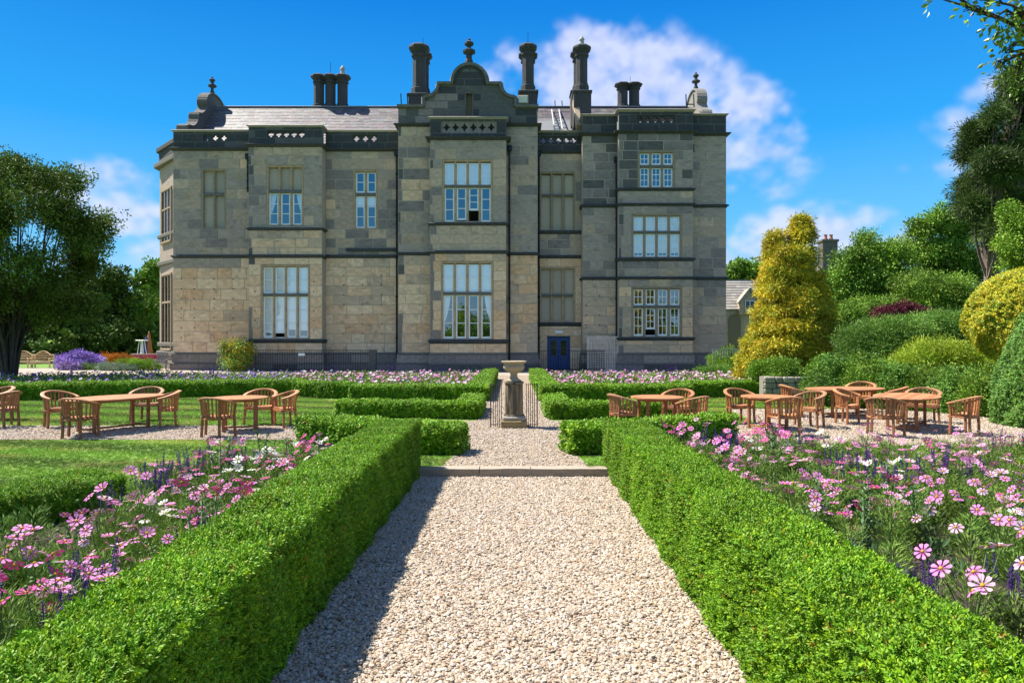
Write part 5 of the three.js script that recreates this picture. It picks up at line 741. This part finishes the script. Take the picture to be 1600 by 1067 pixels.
// tall pine with bare trunk
{
  const d = 24, x = fx(1537, d), P = (px, py, dz = 0) => [fx(px, d) - x, fy(py, d), dz];
  plant('tall_pine', 'tall dark pine with bare leaning trunk at the right edge', 'pine', { at: [x, d], seed: 15, n: 5200, geo: G.pine, mat: L_.yew, s: 1.1, r0: .2, barkMat: mBarkP, fill: .5, dv: .6, stems: [[P(1537, 600), P(1545, 440), P(1556, 330), P(1578, 180), P(1590, 90)]], blobs: [...(() => { const q = rngOf(91), o = []; for (let k = 0; k < 64; k++) { const y = 120 + 245 * q(), lft = y < 200 ? lerp(1585, 1520, (y - 120) / 80) : lerp(1512, 1522, (y - 200) / 165), x_ = lerp(lft, 1660, q()); o.push(bl(x_, y, d + (q() - .5) * 3.4, 15 + q() * 13, 9 + q() * 7)); } return o; })()] || [bl(1598, 120, d, 34, 30), bl(1570, 160, d, 30, 26), bl(1545, 185, d, 30, 22), bl(1530, 215, d, 26, 22), bl(1565, 210, d - .4, 38, 28), bl(1600, 200, d, 36, 34), bl(1520, 255, d, 24, 24), bl(1552, 255, d - .5, 40, 30), bl(1590, 265, d, 40, 34), bl(1522, 295, d, 22, 22), bl(1555, 305, d + .4, 40, 28), bl(1595, 320, d, 36, 30), bl(1540, 340, d + .5, 34, 22), bl(1575, 362, d + .4, 32, 18), bl(1525, 330, d, 18, 16), bl(1640, 200, d, 40, 70), bl(1640, 330, d, 40, 50)] });
  plant('acer', 'light green small tree in front of the pine trunk', 'tree', { at: [fx(1605, 19.8), 19.8], seed: 16, n: 900, geo: G.broad2, mat: L_.mid, s: .62, r0: .08, fill: .6, blobs: [bl(1592, 352, 19.8, 24, 22), bl(1578, 385, 19.8, 20, 20), bl(1606, 390, 19.6, 30, 30), bl(1640, 360, 19.8, 36, 40), bl(1590, 412, 20, 24, 16), bl(1575, 330, 20, 14, 14)] });
}
// clipped topiary
function topiary(name, label, x, d, y0, prof, mat, n, seed, s, cols) {
  const g = group(name, x, y0, -d); tag(g, label, 'topiary'); const r = rngOf(seed), list = [], len = [0]; for (let i = 1; i < prof.length; i++) len.push(len[i - 1] + Math.hypot(prof[i][0] - prof[i - 1][0], prof[i][1] - prof[i - 1][1]) * (prof[i][0] + prof[i - 1][0]) / 2);
  for (let k = 0; k < n; k++) { const t = r() * len[len.length - 1]; let i = 1; while (len[i] < t) i++; const f = (t - len[i - 1]) / (len[i] - len[i - 1]), R = lerp(prof[i - 1][0], prof[i][0], f), y = lerp(prof[i - 1][1], prof[i][1], f), a = r() * 6.283, dx = prof[i][0] - prof[i - 1][0], dy = prof[i][1] - prof[i - 1][1], L = Math.hypot(dx, dy), nn = V(Math.cos(a) * dy / L, -dx / L, Math.sin(a) * dy / L), b = 1 + .03 * Math.sin(a * 9 + y * 5) + .04 * (fbm(a * 5 + 20, y * 4, 2) - .5) - r() * .04; list.push({ m: M4(V(Math.cos(a) * R * b, y, Math.sin(a) * R * b), qTo(nn.add(V((r() - .5) * .9, .35 + (r() - .5) * .7, (r() - .5) * .9))).multiply(QY(r() * 6)), s * (.8 + r() * .5)), c: varied(r, cols[Math.floor(r() * cols.length)], .22, .1) }); }
  mesh('inner_twigs', lathe(prof.map(([R, y]) => [Math.max(0, R - .07), Math.max(.01, y - .04)]), 20), mCore, g); inst('foliage', sprigFar[0], mat, list, g);
}
{
  const el = (R, h, y0) => [...Array(15)].map((_, i) => { const a = -Math.PI / 2 * .8 + (Math.PI / 2 * 1.8) * i / 14; return [Math.max(.001, R * Math.cos(a)), y0 + h * Math.sin(a)]; });
  topiary('golden_topiary', 'large rounded golden-leaved topiary dome at the right edge', fx(1630, 19), 19, 0, [[.3, 0], [.35, .35], ...el(1.82, 1.40, 2.5).map(([a, b]) => [a, b])], leafMat([.50, .47, .03]), 15000, 51, 1.25, [[1, 1, 1], [1.15, 1.05, 1], [.9, 1, 1], [.35, .62, .8], [1, 1, 1]]);
  topiary('yew_cone', 'dense dark green clipped yew cone at the right picture edge', fx(1662, 14.9), 14.9, 0, [[1.25, 0], [1.28, .5], [1.2, 1.0], [1.0, 1.7], [.7, 2.4], [.35, 3.0], [.001, 3.3]], L_.jun, 9000, 52, 1.0, [[.8, .9, 1], [1, 1, 1], [.65, .8, .8]]);
}
// the tree whose branches hang into the top right corner
{
  const d = 8, x = 9.4;
  plant('overhanging_tree', 'leafy branches hanging into the top right corner', 'tree', { at: [x, d], seed: 23, n: 2100, geo: G.branch, mat: leafMat([.16, .26, .025], { roughness: .4 }), s: .8, r0: .11, fill: .7, dv: .5, stems: [[[0, 0, 0], [-3.05, 5.3, 0], [-3.5, 5.75, 0]]], blobs: [bl(1586, 60, d, 26, 26, 16), bl(1572, 92, d, 20, 18, 14), bl(1588, 128, d, 18, 14, 14), bl(1598, 25, d, 30, 26, 20), bl(1532, 4, d, 22, 10, 10), bl(1512, 18, d, 7, 8, 7), bl(1572, 30, d, 20, 16, 14), bl(1462, -2, d, 6, 5, 6), bl(1556, 112, d, 9, 8, 8), bl(1620, 90, d, 30, 50, 20), [7.6, 5.8, d, .9, .7], [8.4, 6.8, d + .5, 1.2, .9], [9.6, 7.2, d, 1.4, 1], [10.6, 6.4, d - .5, 1.2, .9], [9.2, 5.6, d + 1, 1.1, .8], [9.4, 6.4, d - 1.4, 1.1, .9]] });
  // trees behind the viewer, mirrored in the ground-storey windows
  for (const [i, [X, h, lab]] of [[-16, 7.5, 'broad tree behind the viewer mirrored in the left ground-storey window'], [-7.5, 8.2, 'tall tree behind the viewer mirrored in the central window'], [3, 6.6, 'low tree behind the viewer mirrored near the blue door'], [12, 8.0, 'tree behind the viewer mirrored in the right ground-storey window'], [22, 8.0, 'tree behind the viewer mirrored at the right end of the house']].entries()) plant('reflected_tree', lab, 'tree', { at: [X, -34], seed: 160 + i, n: 520, geo: G.far, mat: L_.green, s: 1, r0: .25, limbs: 0, core: .6, blobs: [[X, h * .6, -34, 3.4, h * .38, 3], [X - 2, h * .4, -34, 2.6, h * .3, 2.6], [X + 2.2, h * .42, -33, 2.8, h * .32, 2.6], [X, h * .25, -33, 4.4, h * .24, 3]] });
}
// shrubs against the house and along the drive
plant('photinia_bush', 'upright bush with pale green and red-tipped leaves against the house', 'shrub', { at: [fx(370, 42), 42], seed: 71, n: 300, geo: G.broad, mat: L_.photinia, s: .85, r0: .06, core: .4, dh: .6, dv: .5, fill: .5, blobs: [bl(370, 545, 42, 18, 16), bl(356, 556, 42, 14, 16), bl(384, 554, 42, 14, 16), bl(368, 566, 41.8, 22, 14), bl(352, 540, 42, 7, 8), bl(390, 540, 42, 6, 8)] });
plant('lavender_bush', 'wide purple-flowered catmint bush by the drive', 'shrub', { at: [fx(122, 45), 45], seed: 72, n: 380, geo: G.plume, mat: L_.lav, s: 1.25, dv: .5, r0: .05, limbs: 0, out: 1.2, fill: .35, blobs: [bl(105, 565, 45, 18, 10), bl(125, 561, 45, 20, 12), bl(143, 565, 45, 16, 10), bl(122, 570, 44.6, 30, 6)] });
plant('catmint_leaves', 'green skirt of foliage under the purple catmint', 'shrub', { at: [fx(124, 44.4), 44.4], seed: 73, n: 240, geo: G.small, mat: L_.green, s: .9, r0: .03, limbs: 0, blobs: [bl(110, 573, 44.4, 16, 5), bl(136, 573, 44.4, 18, 5)] });
plant('orange_shrub', 'orange-leaved low shrub left of the house corner', 'shrub', { at: [fx(180, 47), 47], seed: 74, n: 420, geo: G.small, mat: L_.orange, s: 1.0, r0: .04, limbs: 0, blobs: [bl(170, 562, 47, 14, 8), bl(188, 562, 47, 14, 7), bl(204, 566, 47, 10, 6)] });
plant('lime_shrub', 'small yellow-green shrub in front of the orange one', 'shrub', { at: [fx(196, 45.6), 45.6], seed: 75, n: 260, geo: G.small, mat: L_.lime, s: .9, r0: .03, limbs: 0, blobs: [bl(194, 567, 45.6, 12, 5), bl(156, 566, 46, 8, 6)] });
plant('silver_shrub', 'low silvery grey shrub at the bend of the drive', 'shrub', { at: [fx(178, 43.4), 43.4], seed: 76, n: 420, geo: G.small, mat: L_.grey, s: .85, r0: .03, limbs: 0, blobs: [bl(166, 574, 43.4, 14, 6), bl(186, 575, 43.2, 14, 5), bl(204, 576, 43, 12, 4)] });
plant('green_mound', 'rounded green cushion shrub beside the house corner', 'shrub', { at: [fx(222, 43.6), 43.6], seed: 77, n: 420, geo: G.small, mat: L_.mid, s: .9, r0: .03, limbs: 0, blobs: [bl(214, 570, 43.6, 14, 8), bl(232, 571, 43.6, 14, 7), bl(243, 574, 43.4, 8, 5)] });
plant('bedding_strip', 'strip of purple and red flowers far left of the house corner', 'flowers', { at: [fx(222, 55), 55], seed: 78, n: 300, geo: G.small, mat: L_.red, s: 1.0, r0: .03, limbs: 0, dh: .5, blobs: [bl(213, 561, 55, 10, 4), bl(228, 561, 55, 12, 4), bl(244, 560, 55, 12, 4)] });
plant('laurel_shrub', 'bright green shrub at the right foot of the house', 'shrub', { at: [fx(1133, 39), 39], seed: 79, n: 560, geo: G.small, mat: L_.mid, s: 1.1, r0: .05, limbs: 0, core: .5, blobs: [bl(1122, 562, 39, 12, 9), bl(1138, 556, 39, 14, 12), bl(1152, 560, 39, 12, 11), bl(1132, 568, 38.6, 20, 7)] });
plant('border_perennials', 'loose pale green perennials at the right end of the far bed', 'perennials', { at: [fx(1110, 33), 33], seed: 80, n: 420, geo: G.fine, mat: L_.jun, s: .9, r0: .03, limbs: 0, out: 1.2, blobs: [bl(1098, 584, 33, 10, 8), bl(1116, 582, 33, 14, 9), bl(1134, 583, 32.6, 12, 8), bl(1150, 585, 32, 12, 8)] });
plant('ivy_bush', 'round green bush in front of the golden conifer', 'shrub', { at: [fx(1190, 23.2), 23.2], seed: 81, n: 500, geo: G.small, mat: L_.mid, s: .9, r0: .04, limbs: 0, core: .6, blobs: [bl(1190, 580, 23.2, 16, 12), bl(1212, 578, 23, 16, 12)] });

// the planted bank on the right
tag(mesh('earth_bank', (() => { const L = []; const xs = [0, 1.5, 3, 7, 30], ds = [21.8, 23.5, 26, 36], h = [0, .4, .6, .7], X = (a, b) => xs[a] + .385 * ds[b] + .3; for (let i = 0; i + 1 < xs.length; i++) for (let j = 0; j + 1 < ds.length; j++) { const Y = (a, b) => h[b] * clamp(xs[a] / 3) + .003; L.push([[X(i, j), Y(i, j), -ds[j]], [X(i + 1, j), Y(i + 1, j), -ds[j]], [X(i + 1, j + 1), Y(i + 1, j + 1), -ds[j + 1]], [X(i, j + 1), Y(i, j + 1), -ds[j + 1]]]); } return quads(L); })(), std([.06, .06, .03], { map: texBark, roughness: 1 })), 'dark planted earth bank behind the right gravel court', 'bank', null, 'structure');
// rubble retaining wall
{
  const d = 21.9, r = rngOf(515), w = group('rubble_wall', fx(1194, d), 0, -d); tag(w, 'short pale rubble wall showing between the bushes behind the court', 'wall'); const W = 1.6, ms = [[.34, .30, .23], [.27, .24, .18], [.40, .36, .29]].map((c) => std(c, { map: texStone[0], bumpMap: texRough, bumpScale: .02 }));
  mesh('wall_core', box(0, W, 0, .72, -.4, -.06), std([.22, .2, .16]), w); let y = 0; for (let k = 0; k < 4; k++) { const h = .16 + r() * .05; let x = 0; while (x < W - .05) { const L = Math.min(.2 + r() * .2, W - x); mesh('wall_stone', cbox(L - .015, h - .012, .16, .03), ms[Math.floor(r() * 3)], w, x + L / 2, y + h / 2, -.03 + r() * .03); x += L; } y += h; }
}

// ---------------------------------------------------------------- railings, lattice, benches and far things
function railing(label, px0, px1, top, D, step, postEnd) { const x0 = fx(px0, D), x1 = fx(px1, D), h = fy(top, D), g = group('iron_railing', x0, .006, -D); tag(g, label, 'railing'); mesh('top_bar', box(0, x1 - x0, h - .04, h, -.02, .02), mIron, g); mesh('bottom_bar', box(0, x1 - x0, .1, .14, -.018, .018), mIron, g); for (let x = .04; x < x1 - x0; x += step) mesh('baluster', box(x - .011, x + .011, 0, h - .042, -.011, .011), mIron, g); if (postEnd) mesh('end_post', box(x1 - x0, x1 - x0 + .42, 0, h + .02, -.2, .2, .02), mStone.dark[0], g); return g; }
const rl = railing('black iron railings in front of the left bay window', 398, 577, 547, 42.0, .15, 1);
mesh('notice', box(fx(466, 42) - fx(398, 42), fx(476, 42) - fx(398, 42), fy(556, 42), fy(552, 42), .03, .045), mWhite, rl);
railing('dark iron railings in front of the blue door', 841, 946, 547.5, 42.6, .15, 0);
{ const D = 38.5, x0 = fx(1113, D), x1 = fx(1163, D), g = group('grey_railing', x0, .006, -D); tag(g, 'pale grey railing above the green shrub right of the house', 'railing'); const m = std([.32, .33, .35]); mesh('top_bar', box(0, x1 - x0, fy(545, D) - .05, fy(545, D), -.02, .02), m, g); for (let x = .05; x < x1 - x0; x += .14) mesh('baluster', box(x - .02, x + .02, 0, fy(545, D) - .052, -.012, .012), m, g); }
{ // lattice screen
  const D = 42.75, x0 = fx(917, D), x1 = fx(968, D), h = fy(525.5, D), w = x1 - x0, g = group('lattice_screen', x0, .006, -D); tag(g, 'square wooden lattice screen standing against the house wall', 'trellis'); const m = [[.92, .72, .58], [.86, .66, .52]].map((c) => std(c, { map: texWood, roughness: .8 }));
  mesh('screen_frame', [box(0, .1, 0, h, -.04, .02), box(w - .1, w, 0, h, -.04, .02), box(.1, w - .1, h - .08, h - .002, -.04, .018), box(.1, w - .1, 0, .08, -.04, .018)], m[0], g);
  for (let k = 1; k < 14; k++) mesh('lattice_slat', box(w * k / 14 - .042, w * k / 14 + .042, .08, h - .08, -.012, .0), m[k % 2], g);
  for (let k = 1; k < 15; k++) mesh('lattice_slat', box(.1, w - .1, h * k / 15 - .04, h * k / 15 + .04, .001, .012), m[k % 2], g);
  const bn = group('storage_bin', fx(943, 43.0), .006, -43.0); tag(bn, 'dark storage bin half hidden behind the lattice screen', 'bin'); mesh('bin_body', cbox(.9, 1.0, .16, .02).translate(0, .5, 0), std([.05, .05, .055]), bn); mesh('bin_lid', cbox(.96, .07, .2, .02).translate(0, 1.04, 0), std([.3, .12, .06]), bn);
}
function bench(label, px, d, turn) {
  const g = group('garden_bench', fx(px, d), .006, -d, turn); tag(g, label, 'bench', 'benches by the drive'); const m = std([.80, .55, .27], { map: texWood, roughness: .6 }), W = .72;
  for (const x of [-W, W]) { mesh('leg', box(x - .035, x + .035, 0, .62, .18, .25, .005), m, g); mesh('leg', box(x - .035, x + .035, 0, .86, -.25, -.18, .005), m, g); mesh('arm', box(x - .05, x + .05, .622, .67, -.18, .28, .01), m, g); }
  for (let k = 0; k < 5; k++) mesh('seat_slat', box(-W, W, .42, .445, -.2 + k * .088, -.2 + k * .088 + .07, .004), m, g);
  mesh('seat_rail', box(-W, W, .34, .418, .19, .225), m, g);
  const topAt = (x) => .86 + .26 * Math.max(0, Math.cos(Math.min(1, Math.abs(x) / .5) * Math.PI / 2)); const P = []; for (let k = 0; k < 14; k++) { const a = -W + 2 * W * k / 14, b = -W + 2 * W * (k + 1) / 14; P.push(bar([a, topAt(a), -.22], [b, topAt(b), -.22], .05, .07)); } mesh('back_rail', P, m, g);
  for (let k = 0; k < 5; k++) { const y = .52 + k * .11, hw = y < .86 ? W : .5 * Math.acos(clamp((y - .86) / .26)) / (Math.PI / 2); if (hw > .08) mesh('back_slat', box(-hw, hw, y, y + .05, -.235, -.215, .004), m, g); }
  g.scale.setScalar(1.05); return g;
}
bench('golden wooden bench with arched back beside the catmint', 63, 47.5, 0); bench('golden wooden bench half hidden behind the big tree trunk', 33, 47.9, .1);
{ // weathered slatted chair by the corner
  const d = 43.2, g = group('slatted_chair', fx(251, d), .006, -d, .25); tag(g, 'weathered grey wooden chair at the left corner of the house', 'chair'); const m = std([.30, .26, .21], { map: texWood });
  for (const x of [-.34, .34]) { mesh('rocker', tube([V(x, .32, .42), V(x, .04, .2), V(x, .03, -.15), V(x, .25, -.45)], .035, .035, 6, 10), m, g); mesh('arm', box(x - .05, x + .05, .68, .72, -.25, .4, .01), m, g); mesh('leg', box(x - .03, x + .03, .05, .68, .2, .26), m, g); }
  for (let k = 0; k < 6; k++) mesh('seat_slat', box(-.32, .32, .42, .45, -.2 + k * .09, -.13 + k * .09), m, g); for (let k = 0; k < 6; k++) mesh('back_slat', bar([-.28 + k * .112, .45, -.22], [-.28 + k * .112, 1.15, -.42], .08, .025), m, g);
}
{ // closed parasol and patio heater on the far lawn
  const d = 58, p = group('closed_parasol', fx(232, d), 0, -d); tag(p, 'closed orange and navy parasol on the far terrace left of the house', 'parasol'); mesh('pole', new THREE.CylinderGeometry(.04, .04, 2.7, 8).translate(0, 1.35, 0), mWhite, p);
  const fold = (k, off) => { const g = lathe([[.02, 2.75], [.12, 2.3], [.24, 1.4], [.3, .9], [.12, .85]], 10); return g; }; mesh('canopy', fold(), std([.42, .14, .05]), p); mesh('canopy_stripe', lathe([[.0, 2.4], [.1, 2.25], [.2, 1.4], [.26, .95]], 8).translate(-.16, -.05, .12), std([.03, .05, .16]), p); mesh('foot', new THREE.CylinderGeometry(.3, .34, .1, 14).translate(0, .05, 0), std([.3, .3, .3]), p);
  const e = 57.4, h = group('patio_heater', fx(221, e), 0, -e); tag(h, 'white pyramid patio heater beside the closed parasol', 'heater'); const L = []; for (const [a, b] of [[-1, -1], [1, -1], [-1, 1], [1, 1]]) L.push(bar([a * .26, .75, b * .26], [a * .14, 1.9, b * .14], .04, .04)); mesh('heater_frame', L, mWhite, h); mesh('heater_base', cbox(.56, .75, .56, .03).translate(0, .375, 0), std([.7, .72, .74]), h); mesh('heater_top', cbox(.72, .08, .72, .03).translate(0, 1.94, 0), mWhite, h); mesh('heater_tube', new THREE.CylinderGeometry(.06, .06, 1.15, 10).translate(0, 1.33, 0), std([.6, .65, .7], { roughness: .2 }), h);
  const b = 56.5, w = group('low_terrace_wall', fx(205, b), 0, -b); tag(w, 'low pale terrace wall behind the red flowers', 'wall'); mesh('wall_course', box(0, 2.7, 0, .75, -.3, 0, .02), mStone.buff[0], w); mesh('wall_coping', box(-.05, 2.75, .752, .84, -.36, .06, .02), mCope, w);
}
// lodge behind on the right and a far house with chimneys
{
  const d = 56, x0 = fx(1085, d), x1 = fx(1235, d), ye = fy(484, d), yr = fy(434, d), g = group('lodge', 0, 0, 0); tag(g, 'low stone lodge with grey slate roof behind the right end of the house', 'lodge');
  mesh('wall', box(x0, x1, 0, ye, -d - 5, -d), mStone.drab[0], g);
  const r = rngOf(66), sl = []; const n = 11; for (let i = 0; i < n; i++) { const a = i / n, b = (i + 1.12) / n; let x = x0 - .2; while (x < x1 + .2) { const w = .3 + r() * .25, c = .19 + r() * .11; sl.push(tint(quads([[[x, lerp(ye, yr, a) + .05, -d + .25 - 2.8 * a], [x + w - .01, lerp(ye, yr, a) + .05, -d + .25 - 2.8 * a], [x + w - .01, lerp(ye, yr, b), -d + .25 - 2.8 * b], [x, lerp(ye, yr, b), -d + .25 - 2.8 * b]]]), [c, c * .94, c * .84])); x += w; } }
  const rf = mesh('roof_slates', sl, std([1, 1, 1], { vertexColors: true }), g); rf.userData.kind = 'stuff'; mesh('roof', [quads([[[x0, ye, -d + .2], [x1, ye, -d + .2], [x1, yr - .05, -d - 2.6], [x0, yr - .05, -d - 2.6]]]), box(x0, x1, yr - .1, yr + .06, -d - 2.8, -d - 2.5)], mLead, g);
  const gx = fx(1170, d), gw = .85, gy = fy(452, d); mesh('dormer', (() => { const s = new THREE.Shape([[-gw, ye - .4], [gw, ye - .4], [gw, fy(472, d)], [0, gy], [-gw, fy(472, d)]].map(([a, b]) => new THREE.Vector2(gx + a, b))); return new THREE.ExtrudeGeometry(s, { depth: 1.2, bevelEnabled: false }).translate(0, 0, -d - .9); })(), mStone.drab[0], g);
  mesh('dormer_coping', [bar([gx - gw - .1, fy(474, d), -d + .3], [gx, gy + .05, -d + .3], .16, .3), bar([gx + gw + .1, fy(474, d), -d + .3], [gx, gy + .05, -d + .3], .16, .3)], mCope, g);
  const wd = mesh('window', [box(gx - .38, gx + .38, fy(486, d), fy(470, d), -d + .28, -d + .36)], mWhite, g); for (const s of [-1, 1]) mesh('pane', box(gx + (s < 0 ? -.33 : .03), gx + (s < 0 ? -.03 : .33), fy(485, d), fy(471, d), -d + .362, -d + .37), std([.02, .03, .04], { roughness: .05 }), wd);
  const ax = fx(1148, d); mesh('arch_opening', (() => { const s = new THREE.Shape(); const a = ax - .5, b = ax + .5, t = fy(500, d); s.moveTo(a, .9); s.lineTo(b, .9); s.lineTo(b, t); s.absarc(ax, t, .5, 0, Math.PI, false); return new THREE.ExtrudeGeometry(s, { depth: .05, bevelEnabled: false }).translate(0, 0, -d + .01); })(), mIn, g);
  const e = 62, h = group('far_house', 0, 0, 0); tag(h, 'far stone house whose chimneys rise above the right-hand trees', 'house'); mesh('wall', box(fx(1285, e), fx(1425, e), 0, fy(440, e), -e - 6, -e), mStone.drab[1], h); mesh('roof', quads([[[fx(1283, e), fy(440, e), -e + .2], [fx(1427, e), fy(440, e), -e + .2], [fx(1427, e), fy(408, e), -e - 3], [fx(1283, e), fy(408, e), -e - 3]], [[fx(1283, e), fy(408, e), -e - 3], [fx(1427, e), fy(408, e), -e - 3], [fx(1427, e), fy(440, e), -e - 6.2], [fx(1283, e), fy(440, e), -e - 6.2]]]), std([.22, .2, .19]), h);
  for (const [a, b, t] of [[1294, 1318, 372], [1396, 1415, 385]]) { const c = mesh('chimney', [box(fx(a, e), fx(b, e), fy(420, e), fy(t, e), -e - 2, -e - 1, .03), box(fx(a - 1.5, e), fx(b + 1.5, e), fy(t + 3, e), fy(t, e) + .05, -e - 2.1, -e - .9, .03)], mStone.dark[1], h); for (const k of [.35, .72]) mesh('chimney_pot', lathe([[.16, 0], [.2, .1], [.14, .2], [.14, .45], [.19, .5]], 10).translate(fx(lerp(a, b, k), e), fy(t, e) + .04, -e - 1.5), std([.40, .16, .09]), c); }
}
renderer.render(scene, camera);
